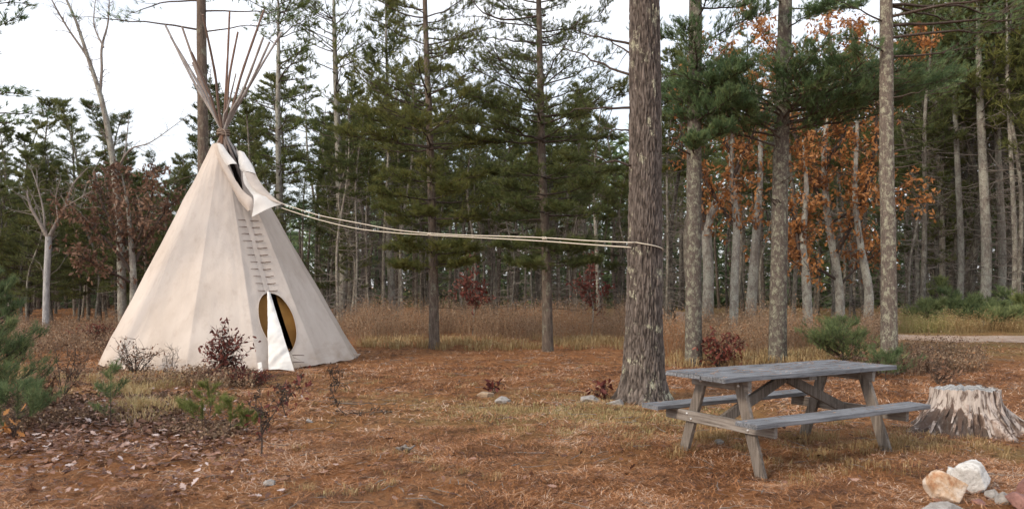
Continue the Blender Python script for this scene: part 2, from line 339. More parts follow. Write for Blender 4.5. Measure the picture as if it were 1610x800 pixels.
def add_leaves(mb, P, D, S, r, kind='oval', tint=None, mat=0, curl=.35):
    """folded, curled blades with an outline; midrib along D"""
    P = P.reshape(-1, 3); D, U, V = frames(D.reshape(-1, 3)); m = len(P); a = r.uniform(0, 2*PI, m)
    U, V = U*np.cos(a)[:, None]+V*np.sin(a)[:, None], V*np.cos(a)[:, None]-U*np.sin(a)[:, None]
    S = np.broadcast_to(S, m); sh = leaf_shape(kind); k = len(sh); fold = r.uniform(.1, .6, m); cu = r.uniform(-curl, curl, m)
    rows = []
    for sgn in (-1, 0, 1):
        off = sh[:, 0]*sgn
        p = P[:, None]+S[:, None, None]*(D[:, None]*sh[:, 1][None, :, None]+U[:, None]*off[None, :, None]*np.cos(fold)[:, None, None]
            + V[:, None]*(np.abs(off)[None, :]*np.sin(fold)[:, None]+cu[:, None]*sh[:, 1][None]**2+.5*cu[:, None]*np.abs(off)[None])[..., None])
        rows.append(p)
    v = np.stack(rows, 1)                              # m,3,k,3
    b = np.arange(m)[:, None]*3*k; i = np.arange(k-1)
    f = np.concatenate([np.stack([b+s*k+i, b+s*k+i+1, b+(s+1)*k+i+1, b+(s+1)*k+i], -1) for s in (0, 1)], 1).reshape(-1, 4)
    t = (r.uniform(0, 1, m) if tint is None else np.broadcast_to(tint, m))
    mb.add(v.reshape(-1, 3), f, np.repeat(np.clip(t, 0, 1), 3*k), mat)

def limbs(r, Zs, AZ, L, rise, curl, k=8, wob=.06):
    """(m,k,3) limb paths; rise = slope at the trunk, curl = upward bend towards the tip"""
    m = len(Zs); s = np.linspace(0, 1, k)[None]; az = AZ[:, None]+(r.normal(size=(m, 1))*.25*s**1.3)
    h = L[:, None]*s; z = Zs[:, None]+L[:, None]*(rise[:, None]*s+curl[:, None]*s**2)
    P = np.stack([h*np.cos(az), h*np.sin(az), z], -1)
    return P+r.normal(size=P.shape)*wob*s[..., None]*L[:, None, None]*.5
def pine_part(r, wood_mb, need_mb, P, R0, nt=9, tw=.38, q=4, tl=.14, w=.008, K=9, start=.28, tint=(.2, .8), up=.35, rn=5, droop=0, jit=.16):
    """limbs P with side twigs and needle sprays on the outer part"""
    m, k, _ = P.shape; s = np.linspace(0, 1, k)
    v, f = tubes(P, R0[:, None]*(1-.8*s)[None], rn); wood_mb.add(v, f)
    L = np.linalg.norm(P[:, -1]-P[:, 0], axis=-1)
    T = unit(P[:, 1:]-P[:, :-1])
    t = np.sort(r.uniform(start, .98, (m, nt)), 1); idx = np.minimum((t*(k-1)).astype(int), k-2); fr = t*(k-1)-idx
    ii = np.arange(m)[:, None]; base = P[ii, idx]*(1-fr)[..., None]+P[ii, idx+1]*fr[..., None]; d = T[ii, idx]
    side = unit(np.cross(d, np.array([0, 0, 1.])))*np.where(np.arange(nt) % 2, 1, -1)[None, :, None]
    td = unit(d*r.uniform(.5, 1.1, (m, nt, 1))+side*r.uniform(.5, 1., (m, nt, 1))+np.array([0, 0, 1.])*r.uniform(-.25, .35, (m, nt, 1)))
    tlen = L[:, None]*tw*(1.15-.8*t)*r.uniform(.6, 1.2, (m, nt))+.5*tl
    u = np.linspace(0, 1, 4)[None, None, :, None]
    tp = base[:, :, None]+td[:, :, None]*u*tlen[..., None, None]+np.array([0, 0, 1.])*(u**2)*(up*.5-droop)*tlen[..., None, None]
    tp = tp.reshape(m*nt, 4, 3); v, f = tubes(tp, np.repeat(R0*.3, nt)[:, None]*np.array([1, .8, .6, .35])[None], 3); wood_mb.add(v, f)
    uq = (np.arange(q)+r.uniform(.2, .9, (m*nt, q)))/q; uq = .15+.85*uq
    pos = tp[:, :1]+(tp[:, -1:]-tp[:, :1])*uq[..., None]; pos = pos+r.normal(size=pos.shape)*np.array([1, 1, .55])*(jit*np.repeat(tlen.ravel(), 1)[:, None, None])
    dirs = unit(np.broadcast_to(unit(tp[:, -1]-tp[:, 0])[:, None], pos.shape)+np.array([0, 0, up])+r.normal(size=pos.shape)*.5)
    tb = np.repeat(r.uniform(*tint, m*nt), q)
    add_tufts(need_mb, pos, dirs, tl*r.uniform(.75, 1.15, m*nt*q), w, K, r, tint=tb)
    tipd = T[:, -1]; add_tufts(need_mb, P[:, -1], tipd+np.array([0, 0, up]), tl*1.1, w, K, r)
def trunk_tube(mb, pts, rad, n=12, rough=.03, flare=.0, r=rng, k=28, fl_h=.35, lobes=5):
    """bent, irregular trunk; flare widens the foot in root lobes"""
    pts = spline(pts, k); rr = np.interp(np.linspace(0, 1, k), np.linspace(0, 1, len(rad)), rad)
    v, f = tubes(pts[None], rr[None], n); v = v.reshape(k, n, 3); c = pts[:, None]
    a = np.arange(n)/n*2*PI; hz = (pts[:, 2]-pts[0, 2])[:, None]
    s = 1+rough*fbm(np.cos(a)[None]*2+hz*0, np.sin(a)[None]*2+0*hz, hz*2.5, 1.3, 3)
    fl = flare*np.exp(-hz/fl_h)*(1+.45*np.sin(a*lobes+1.3)[None]+.2*np.sin(a*(lobes*2+1))[None])
    v = c+(v-c)*(s+fl)[..., None]; mb.add(v, f)
    return pts, rr

def copy_tree(o, parent=None, **kw):
    c = o.copy(); C.collection.objects.link(c); c.parent = parent
    for ch in o.children: copy_tree(ch, c)
    return c

# ------------------------------------------------------------------ wood behind: variants, then individuals
def make_pine(seed, H, rad, crown, dead, nlimb, Lmax, name='pine_tree', bark_m='bark_wood', need='needle', tl=.30, w=.035, K=6, q=3, nt=8, bend=.42, shape='cone', tint=(.15, .75), dl=1.3, trunk_pts=None):
    r = np.random.default_rng(seed); root = empty(name, (0, 0, 0), 'x', 'tree')
    tm = MB()
    pts = trunk_pts if trunk_pts is not None else [(0, 0, -.15), (r.normal()*bend*.4, r.normal()*bend*.4, H*.33), (r.normal()*bend, r.normal()*bend, H*.66), (r.normal()*bend, r.normal()*bend, H)]
    path, rr = trunk_tube(tm, pts, [rad, rad*.86, rad*.65, rad*.12], 9, .05, .18, r, 22)
    tm.build('trunk', M[bark_m], root)
    def at(z): 
        return np.stack([np.interp(z, path[:, 2], path[:, 0]), np.interp(z, path[:, 2], path[:, 1])], -1)
    if dead:
        n = dead[2]; z = r.uniform(dead[0], dead[1], n); L = r.uniform(.3, 1, n)*dl
        P = limbs(r, z, r.uniform(0, 2*PI, n), L, r.uniform(-.35, .25, n), r.uniform(-.1, .3, n), 5, .12); P[..., :2] += at(z)[:, None]
        v, f = tubes(P, (.010+.012*r.uniform(0, 1, n))[:, None]*np.array([1, .8, .6, .45, .2])[None], 4); dm = MB(); dm.add(v, f)
        sp = P[:, 2:4].reshape(-1, 3); sdv = r.normal(size=sp.shape)*.25*dl; PP = np.stack([sp, sp+sdv*.6, sp+sdv], 1); v, f = tubes(PP, np.full((len(sp), 3), .006), 3); dm.add(v, f)
        tag(dm.build('dead_branches', M['twig_grey'], root), kind='stuff')
    z = np.sort(r.uniform(crown[0], H*.98, nlimb)); u = (z-crown[0])/(H-crown[0])
    prof = (1-u)**.7*np.minimum(1, .45+u*4) if shape == 'cone' else np.sin(np.clip(u*.85+.12, 0, 1)*PI)**.6
    L = Lmax*prof*r.uniform(.6, 1.1, nlimb)+.25
    P = limbs(r, z, r.uniform(0, 2*PI, nlimb), L, .05+.5*u, r.uniform(-.05, .3, nlimb), 6); P[..., :2] += at(z)[:, None]
    lm, nm = MB(), MB(); pine_part(r, lm, nm, P, .012+.016*L/Lmax, nt, .42, q, tl, w, K, .22, tint)
    cr = nm.build('crown', M[need], root); lm.build('limbs', M['twig'], cr)
    return root
VAR = {
 'high': [make_pine(100+i, H, .125, (7.6, 0), (1.0, 8.2, 50), 40, 1.9, tl=.21, w=.025, q=5, nt=9, K=6) for i, H in enumerate((14.5, 15.5, 13.8))],
 'full': [make_pine(200+i, H, .115, (2.6, 0), (.6, 4.5, 22), 74, 1.8, tl=.20, w=.025, q=5, nt=9, K=6) for i, H in enumerate((12.5, 13.5, 11.8))],
 'young': [make_pine(300+i, H, .08, (1.4, 0), (.4, 2.4, 12), 72, 1.35, tl=.17, w=.015, q=6, nt=8, K=5) for i, H in enumerate((8.6, 7.6, 9.3))],
 'bare': [make_pine(400+i, H, .085, (8.2, 0), (.8, 9.0, 74), 26, 1.4, tl=.2, w=.03, q=5, nt=10, dl=1.8) for i, H in enumerate((13, 14.2))],
}
VH = {'high': 14.5, 'full': 12.5, 'young': 8.5, 'bare': 13.5}
used = set(); spots = []
def put(kind, px, Y, label, group='pines of the wood behind the clearing', s=1., cat='tree', wide=None):
    s = float(np.clip(Z(s, Y)/VH[kind], .5, 1.5))                 # s: picture row of the top
    src = VAR[kind][rng.integers(len(VAR[kind]))]; first = id(src) not in used; used.add(id(src))
    o = src if first else copy_tree(src)
    x = X(px, Y); o.location = (x, Y, g1(x, Y)); o.rotation_euler.z = rng.uniform(0, 2*PI); w_ = wide or 1
    o.scale = (s*w_, s*w_, s); tag(o, label, cat, group); spots.append((px, Y)); return o
def scatter(n, x0, x1, y0, y1, kinds, label, mind=8, s=(.85, 1.15), avoid=()):
    k = 0; tries = 0
    while k < n and tries < 6000:
        tries += 1; px = rng.uniform(x0, x1); Y = rng.uniform(y0, y1)
        if any(abs(px-a) < mind*30/Y and abs(Y-b) < 2.6 for a, b in spots) or any(a <= px <= b for a, b in avoid): continue
        kd = kinds[rng.integers(len(kinds))]; put(kd, px, Y, label[kd] if isinstance(label, dict) else label, s=rng.uniform(*s)); k += 1
# the wood: left of the tipi the trees are young and low, elsewhere tall
LB = {'young': 'small spindly young pine in the low wood left of the tipi, under open sky', 'full': 'dark bushy pine in the low wood left of the tipi'}
for a, b, n, wh_ in ((-80, 60, 13, 'at the left edge'), (60, 170, 11, 'behind the pale forked tree'), (170, 300, 11, 'behind the bronze oak')):
    for y0, y1, dp in ((30, 40, 'at the front of the low wood'), (40, 52, 'deep in the low wood')):
        scatter(round(n*.85), a, b, y0, y1, ['young', 'young', 'young', 'full'], {'young': 'spindly young pine '+dp+' '+wh_, 'full': 'dark bushy pine '+dp+' '+wh_}, 7, (185, 320))
KD = {'full': 'dark pine with low green crown', 'high': 'bare-stemmed pine with high crown', 'bare': 'thin grey pine with dead twigs', 'young': 'spindly young pine'}
def zone(n, x0, x1, kinds, tops, where):
    for (a, b, dp) in ((28, 34, 'at the wood edge'), (34, 41, 'inside the wood'), (41, 50, 'deep in the wood')):
        scatter(max(1, round(n/3)), x0, x1, a, b, kinds, {k: v+' '+dp+' '+where for k, v in KD.items()}, 6, tops)
K5 = ['full', 'high', 'high', 'high', 'bare', 'bare', 'bare']
zone(20, 330, 450, K5, (90, 270), 'behind the tipi')
zone(24, 450, 600, K5, (110, 270), 'just right of the tipi')
zone(30, 600, 790, K5, (110, 270), 'behind the first bushy pine')
zone(30, 790, 985, K5, (110, 270), 'left of the rope tree')
zone(14, 1035, 1160, K5[:6], (60, 240), 'right of the rope tree')
zone(16, 1160, 1290, K5[:6], (60, 240), 'behind the middle pine')
zone(16, 1290, 1430, K5[:6], (40, 220), 'behind the orange oak')
zone(18, 1430, 1530, ['high', 'bare', 'bare', 'full', 'high'], (-120, 110), 'above the stump')
zone(26, 1530, 1720, ['high', 'bare', 'high', 'full', 'high'], (-120, 90), 'past the track')
# far side of the wood: one mass of trunks and boughs that nobody could count
r = np.random.default_rng(5); fm = MB(); n = 420
fx = r.uniform(-52, 62, n); fy = r.uniform(52, 72, n); hh = np.where(fx < -12, 6., np.where(fx < 12, 8.5, 10.5))*r.uniform(.8, 1, n)
P = np.stack([np.stack([fx, fy, 0*fx-.1], -1), np.stack([fx+r.normal(size=n)*.3, fy, hh*.5], -1), np.stack([fx, fy, hh], -1)], 1)
v, f = tubes(P, r.uniform(.09, .16, n)[:, None]*np.array([1, .8, .2])[None], 5); fm.add(v, f, .5, 0)
m_ = 30000; zx = r.uniform(-80, 90, m_); zz = r.uniform(0, 1, m_)**1.35*12.5
top = np.where(zx < -12, 7., np.where(zx < 12, 9.5, 12.))+2.0*fbm(zx, 0*zx, 2, .35, 3)
keep = zz < top; P = np.stack([zx, r.uniform(53, 72, m_), zz], -1)[keep]
add_tufts(fm, P, r.normal(size=P.shape)*[1, 1, .35]+[0, 0, .1], 1.1, .16, 7, r, 1.0, mat=1)
tag(fm.build('far_wood', [M['bark_pine'], M['needle_hero']]), 'dark far side of the pine wood', kind='stuff')

# single background trees that can be told apart
def ground_at(x, y): return (x, y, g1(x, y))
def trunk_pts(pxs, Y, ydrift=0):
    """[(px,py)...] from foot to top seen at distance Y -> points relative to the foot"""
    a = [W(px, py, Y) for px, py in pxs]; x0 = a[0][0]
    return [(p[0]-x0, ydrift*i, p[2]-(g1(x0, Y) if i else p[2]+.15)) for i, p in enumerate(a)], x0

pts, x0 = trunk_pts([(535, 497), (541, 430), (535, 330), (531, 200), (526, 60), (524, -60)], 33)
o = make_pine(51, pts[-1][2], .19, (4.6, 0), (1.5, 6, 12), 60, 2.1, 'pine_tree', 'bark_grey', 'needle_yellow', .34, .032, 6, 2, 6, trunk_pts=pts, shape='col', tint=(.0, .6))
o.location = ground_at(x0, 33); tag(o, 'tall wavy grey pine with thin yellow-green tufts just right of the tipi', 'tree')
pts, x0 = trunk_pts([(440, 500), (440, 350), (437, 200), (438, 80), (437, -40)], 31)
o = make_pine(52, pts[-1][2], .13, (5.0, 0), (1.5, 6, 14), 46, 1.7, 'pine_tree', 'bark_grey', 'needle_yellow', .32, .032, 6, 2, 7, trunk_pts=pts, shape='col', tint=(.0, .6))
o.location = ground_at(x0, 31); tag(o, 'pale slim pine with yellow-green boughs rising behind the tipi poles', 'tree')
pts, x0 = trunk_pts([(617, 498), (615, 440), (611, 370), (610, 200), (606, 0)], 32.5)
o = make_pine(53, pts[-1][2], .16, (5.5, 0), (1.5, 6, 20), 40, 1.8, 'pine_tree', 'bark_grey', 'needle', .32, .035, trunk_pts=pts)
o.location = ground_at(x0, 32.5); tag(o, 'lichen-grey pine trunk standing at the wood edge left of the dark bushy pine', 'tree')
for j, (px, Y, dia) in enumerate([(1507, 31, .27), (1547, 30, .40), (1572, 31, .32), (1592, 29, .2), (1478, 36, .28)]):
    pts, x0 = trunk_pts([(px, 450+F*CH/Y), (px+4, 400), (px-2, 250), (px-8, 100), (px-10, -60)], Y)
    o = make_pine(60+j, pts[-1][2], dia/2, (6.9, 0), (2., 7.5, 30), 38, 1.9, 'pine_tree', 'bark_grey', 'needle', .33, .035, trunk_pts=pts, dl=2.0)
    o.location = ground_at(x0, Y)
    tag(o, ['grey pine trunk with long dead side branches above the young green pines', 'thickest pale pine trunk of the cluster beyond the sandy track',
            'pale straight pine trunk just right of the thickest one beyond the track', 'slender pine trunk nearest the right edge beyond the track',
            'grey pine trunk in the dark gap beyond the track'][j], 'tree', 'pines of the wood behind the clearing')

# ------------------------------------------------------------------ broadleaved trees
def broad(seed, name, paths, leaf, nleaf, leafS, label, cat='tree', bark_m='bark_grey', sub=3, tl=1.0, zrange=None, twigs=True, kind='oak', group=None, loc=None, spread=.55, tint=None, twm='twig', rn=8, tr=.10):
    """paths: list of (points, radii); first is the trunk. Twigs grow off every path, leaves on the twigs"""
    r = np.random.default_rng(seed); root = empty(name, loc, label, cat, group)
    tm = MB(); wm = MB(); lm = MB()
    base = np.array(loc)
    ends = []; allp = []
    for i, (pp, rd) in enumerate(paths):
        pp = spline(np.array(pp)-base, 18); rr = np.interp(np.linspace(0, 1, 18), np.linspace(0, 1, len(rd)), rd)
        v, f = tubes(pp[None], rr[None], rn if rr[0] > .03 else 5); (tm if i == 0 else wm).add(v, f); allp.append((pp, rr, i))
    TP, TR = [], []
    for pp, rr, i in allp:
        L = np.linalg.norm(pp[-1]-pp[0]); n = int(L*5*sub)+3; t = r.uniform(.25 if i == 0 else .1, 1, n)**.8
        for tt in t:
            a = tt*17; j = min(int(a), 16); b = pp[j]+(pp[j+1]-pp[j])*(a-j); d = unit(pp[j+1]-pp[j])
            dd = unit(d*.5+r.normal(size=3)*spread+np.array([0, 0, .15])); ln = tl*r.uniform(.3, 1)*(1.1-.6*tt)
            q = [b]; 
            for k in range(4): dd = unit(dd+r.normal(size=3)*.28); q.append(q[-1]+dd*ln/4)
            TP.append(q); TR.append([min(rr[j]*.45, .014)*x for x in (1, .8, .6, .4, .2)])
            for k in (2, 3, 4):
                if r.uniform() < .75:
                    d2 = unit(dd+r.normal(size=3)*.7); l2 = ln*r.uniform(.2, .45); q2 = [q[k]+d2*l2*u+r.normal(size=3)*.03*u for u in (0, .3, .55, .8, 1)]
                    TP.append(q2); TR.append([.005, .004, .0035, .003, .002])
    TP, TR = np.array(TP), np.array(TR)
    v, f = tubes(TP, np.maximum(TR, .0025), 4); wm.add(v, f)
    tm.build('trunk', M[bark_m], root)
    if nleaf:
        i = r.integers(0, len(TP), nleaf); u = r.uniform(.3, 1, nleaf)*4; j = np.minimum(u.astype(int), 3)
        P = TP[i, j]+(TP[i, j+1]-TP[i, j])*(u-j)[:, None]+r.normal(size=(nleaf, 3))*.06
        D = unit(r.normal(size=(nleaf, 3))*.8+np.array([0, 0, -.55]))
        cl_ = (.5+.5*fbm(P[:, 0], P[:, 1], P[:, 2], 2.1, 2))*.6+r.uniform(-.1, .45, nleaf) if tint is None else r.uniform(*tint, nleaf)
        add_leaves(lm, P, D, leafS*r.uniform(.6, 1.2, nleaf), r, kind, tint=cl_)
        cr = lm.build('crown', M[leaf], root); wm.build('branches', M[twm], cr)
    else: wm.build('branches', M[twm], root)
    return root
def PW(lst, Y, dY=0.): return [W(a, b, Y+dY*i/max(1, len(lst)-1)) for i, (a, b) in enumerate(lst)]

Y = 25.; f0 = W(1322, 523, Y); f0[2] = g1(f0[0], Y)-.05
broad(1, 'oak_tree', [(PW([(1322, 524), (1318, 440), (1300, 330), (1296, 230), (1310, 120), (1300, 20)], Y), [.16, .13, .11, .08, .05, .02]),
    (PW([(1312, 400), (1350, 330), (1375, 230), (1380, 120)], Y, -1.5), [.09, .06, .04, .015]), (PW([(1300, 330), (1265, 260), (1240, 180), (1215, 90)], Y, 1.5), [.08, .05, .04, .015]),
    (PW([(1300, 200), (1250, 120), (1200, 60), (1170, 10)], Y, .5), [.05, .035, .02, .01]), (PW([(1305, 240), (1380, 170), (1430, 100), (1450, 60)], Y, -.5), [.05, .035, .02, .01]), (PW([(1298, 260), (1330, 200), (1345, 110), (1350, 40)], Y, 1), [.06, .045, .03, .012]), (PW([(1316, 440), (1270, 410), (1245, 380)], Y, -1), [.05, .03, .012]),
    (PW([(1318, 450), (1360, 410), (1392, 400)], Y, .6), [.05, .03, .012]), (PW([(1305, 350), (1345, 330), (1420, 300), (1460, 320)], Y, -1), [.05, .035, .02, .01])],
    'leaf_orange', 6600, .145, 'rusty orange oak in full leaf between the two lichen-covered pines', loc=tuple(f0), tl=1.3, sub=2.4)
Y = 23.; f0 = W(1155, 531, Y); f0[2] = g1(f0[0], Y)-.05
broad(2, 'oak_tree', [(PW([(1153, 530), (1155, 440), (1158, 350), (1150, 280), (1152, 180), (1140, 70)], Y), [.14, .12, .10, .08, .05, .02]),
    (PW([(1157, 360), (1125, 310), (1080, 230), (1062, 150)], Y, 1), [.06, .05, .035, .012]), (PW([(1152, 280), (1190, 200), (1230, 120)], Y, -1), [.06, .04, .012]),
    (PW([(1154, 250), (1110, 160), (1100, 60)], Y, 1), [.05, .035, .012])],
    'leaf_orange', 2300, .14, 'oak with pale crooked stem and scattered orange leaves left of the middle pine', loc=tuple(f0), tl=1.1, sub=2)
Y = 26.5; f0 = W(1112, 520, Y); f0[2] = g1(f0[0], Y)-.05
broad(3, 'oak_tree', [(PW([(1112, 520), (1114, 430), (1112, 360), (1128, 315), (1150, 296), (1168, 240)], Y), [.20, .18, .16, .13, .10, .05]),
    (PW([(1113, 400), (1104, 320), (1092, 240)], Y), [.12, .08, .03])], 'leaf_orange', 500, .18, 'thick smooth grey oak with a bent upper stem behind the picnic table', loc=tuple(f0), tl=1, sub=1.4)
Y = 25.5; f0 = W(1178, 525, Y); f0[2] = g1(f0[0], Y)-.05
broad(4, 'oak_tree', [(PW([(1178, 525), (1184, 440), (1190, 350), (1196, 250), (1188, 120)], Y), [.20, .16, .12, .08, .03])], 'leaf_orange', 380, .18,
    'leaning grey oak stem just left of the middle pine', loc=tuple(f0), tl=1, sub=1.4)
Y = 22.5; f0 = W(1271, 533, Y); f0[2] = g1(f0[0], Y)-.05
broad(5, 'oak_tree', [(PW([(1271, 532), (1268, 450), (1262, 380), (1268, 300), (1262, 220)], Y), [.15, .13, .10, .07, .02]),
    (PW([(1269, 460), (1258, 400), (1245, 330)], Y), [.09, .06, .02])], 'leaf_orange', 1100, .14, 'short grey oak with forked stem right of the middle pine', loc=tuple(f0), tl=1.1, sub=1.6)
Y = 24.; f0 = W(1362, 527, Y); f0[2] = g1(f0[0], Y)-.05
broad(6, 'oak_tree', [(PW([(1362, 528), (1366, 460), (1352, 380), (1344, 300), (1348, 180), (1340, 40)], Y), [.16, .14, .10, .08, .05, .02])], 'leaf_orange', 1600, .14,
    'grey oak stem with orange leaves close left of the rightmost lichen pine', loc=tuple(f0), tl=1.2, sub=1.6)
# bronze oak left of the tipi
Y = 27.; f0 = W(205, 500, Y); f0[2] = g1(f0[0], Y)-.05
broad(7, 'oak_tree', [(PW([(208, 519), (210, 450), (206, 380), (200, 320), (190, 270)], Y), [.14, .12, .09, .06, .02]),
    (PW([(208, 430), (170, 380), (130, 350), (105, 340)], Y, -1), [.07, .05, .03, .01]), (PW([(208, 420), (240, 360), (270, 320)], Y, 1), [.07, .045, .012]),
    (PW([(206, 390), (165, 330), (150, 280)], Y, 1), [.05, .035, .012]), (PW([(208, 445), (160, 420), (120, 400)], Y, -1.5), [.05, .035, .012]), (PW([(207, 400), (235, 330), (240, 280)], Y, -1), [.05, .03, .01])],
    'leaf_bronze', 2700, .16, 'bronze-leaved oak close behind the left side of the tipi', loc=tuple(f0), tl=1.4, sub=2.4)
# tall bare leaning tree against the sky
Y = 30.; f0 = W(190, 512, Y); f0[2] = g1(f0[0], Y)-.05
broad(8, 'bare_tree', [(PW([(192, 512), (190, 400), (181, 280), (163, 170), (138, 90), (118, 30), (90, -30)], Y), [.17, .15, .125, .10, .07, .05, .03]),
    (PW([(157, 150), (160, 110), (160, 75), (170, 35), (172, -10)], Y, .5), [.06, .05, .045, .03, .015]), (PW([(137, 88), (110, 50), (92, 20), (76, -10)], Y, -.6), [.05, .035, .03, .015]),
    (PW([(163, 75), (148, 40), (150, 0)], Y, .5), [.035, .025, .012]), (PW([(185, 265), (205, 235), (240, 222), (300, 178)], Y, -1), [.04, .03, .018, .006]), (PW([(182, 285), (196, 240), (203, 180)], Y, 1), [.035, .025, .01])],
    None, 0, 0, 'tall bare forked tree leaning left against the white sky', loc=tuple(f0), tl=.9, sub=1.0, bark_m='bark_grey', twm='twig_grey', spread=.4)
Y = 26.; f0 = W(72, 522, Y); f0[2] = g1(f0[0], Y)-.05
broad(9, 'bare_tree', [(PW([(72, 522), (73, 450), (76, 385), (76, 372)], Y), [.11, .10, .10, .09]),
    (PW([(76, 375), (62, 350), (48, 325), (42, 300)], Y), [.07, .055, .04, .015]), (PW([(76, 375), (92, 345), (104, 322), (115, 290), (140, 262)], Y, .5), [.07, .055, .045, .03, .01]),
    (PW([(70, 365), (68, 330), (58, 290), (50, 268)], Y, .5), [.04, .03, .02, .01]), (PW([(103, 325), (120, 315), (145, 300)], Y, -.5), [.03, .02, .008]), (PW([(92, 345), (88, 310), (96, 280)], Y), [.03, .02, .008])],
    None, 0, 0, 'small pale grey forked bare tree at the left wood edge', loc=tuple(f0), tl=1.2, sub=1.2, bark_m='bark_pale', twm='twig_grey', spread=.5)
# red-leaved saplings in the brush
for j, (px, Y, s) in enumerate([(743, 24, 1.), (930, 24, 1.)]):
    f0 = W(px, 450+F*CH/Y, Y); f0[2] = g1(f0[0], Y)-.02
    q = lambda L: [np.array(f0)+np.array(p)*s for p in L]
    broad(20+j, 'red_sapling', [(q([(0, 0, 0), (.05, 0, .8), (-.05, .05, 1.5), (.02, 0, 2.3)]), [.03, .022, .015, .006]), (q([(0, 0, .7), (.3, .1, 1.1), (.42, 0, 1.4)]), [.014, .01, .004]),
        (q([(0, 0, 1.), (-.25, -.1, 1.4), (-.32, 0, 1.6)]), [.013, .009, .004])], 'leaf_maroon', 420, .13,
        ['dark red sapling in the brush right of the dark bushy pine', 'dark red sapling in the brush left of the thick rope tree'][j], 'sapling', 'bark_grey', 2.5, .5, loc=tuple(f0), group='red-leaved saplings')
for j, (px, py, Y) in enumerate([(1365, 250, 27)]): pass

# ------------------------------------------------------------------ the two bushy white pines
def bushy(seed, px, Y, label, whorls, H, dia, bark_m, need, loosetop, tint=(.25, .8), w=.009, K=17, tl=.13):
    r = np.random.default_rng(seed); x0 = X(px, Y); root = empty('bushy_pine', ground_at(x0, Y), label, 'pine tree', 'bushy white pines at the clearing edge')
    tm = MB(); path, rr = trunk_tube(tm, [(0, 0, -.1), (-.03, 0, 2), (-.1, .1, 4.5), (-.22, 0, 8), (-.3, .1, H)], [dia/2, dia*.42, dia*.36, dia*.22, .02], 14, .05, .15, r, 40)
    tm.build('trunk', M[bark_m], root); lm, nm = MB(), MB()
    Zs, AZ, L, RI, CU = [], [], [], [], []
    for z, n, l0, rise, curl, a0 in whorls:
        for i in range(n):
            Zs.append(z+r.uniform(-.1, .1)); AZ.append(a0+i*2*PI/n+r.uniform(-.25, .25)); L.append(l0*r.uniform(.75, 1.1)); RI.append(rise); CU.append(curl)
    Zs, AZ, L, RI, CU = map(np.array, (Zs, AZ, L, RI, CU))
    P = limbs(r, Zs, AZ, L, RI, CU, 8, .05); P[..., 0] += np.interp(Zs, path[:, 2], path[:, 0])[:, None]
    pine_part(r, lm, nm, P, .010+.007*L, 20, .40, 8, tl, w, K, .25, tint)
    n = loosetop; z = r.uniform(5.3, H-.3, n); Lt = (2.5-.25*(z-5))*r.uniform(.6, 1.05, n)
    P = limbs(r, z, r.uniform(0, 2*PI, n), Lt, np.full(n, .22), r.uniform(0, .35, n), 8, .06); P[..., 0] += np.interp(z, path[:, 2], path[:, 0])[:, None]
    pine_part(r, lm, nm, P, .010+.006*Lt, 15, .36, 5, tl*1.05, w*1.1, K-3, .18, (.2, .8), jit=.2)
    n = 16; z = r.uniform(.8, 4.6, n); P = limbs(r, z, r.uniform(0, 2*PI, n), r.uniform(.3, 1.2, n), np.full(n, -.1), np.full(n, .1), 5, .1); v, f = tubes(P, np.full((n, 1), .008)*np.array([1, .8, .6, .4, .3])[None], 4); lm.add(v, f)
    cr = nm.build('crown', M[need], root); lm.build('limbs', M['twig'], cr); return root
wh = [(1.95, 5, 1.1, -.05, .12, 1.6), (2.3, 6, 1.25, .0, .1, .3), (3.05, 5, 1.5, -.05, .12, 2.4), (3.45, 5, 1.7, -.02, .12, 2.9), (3.9, 5, 1.6, .0, .15, 1.), (4.75, 7, 2.0, .03, .1, .2), (5.15, 7, 2.0, .1, .15, .6)]
b1 = bushy(31, 683, 19.2, 'dark bushy pine with layered low boughs at the clearing edge, between tipi and rope tree', wh, 12.0, .25, 'bark_pine', 'needle', 70)
b2 = copy_tree(b1); b2.location = ground_at(X(861, 18.3), 18.3); b2.rotation_euler.z = .35; tag(b2, 'dark bushy pine with layered low boughs just left of the thick rope tree', 'pine tree', 'bushy white pines at the clearing edge')

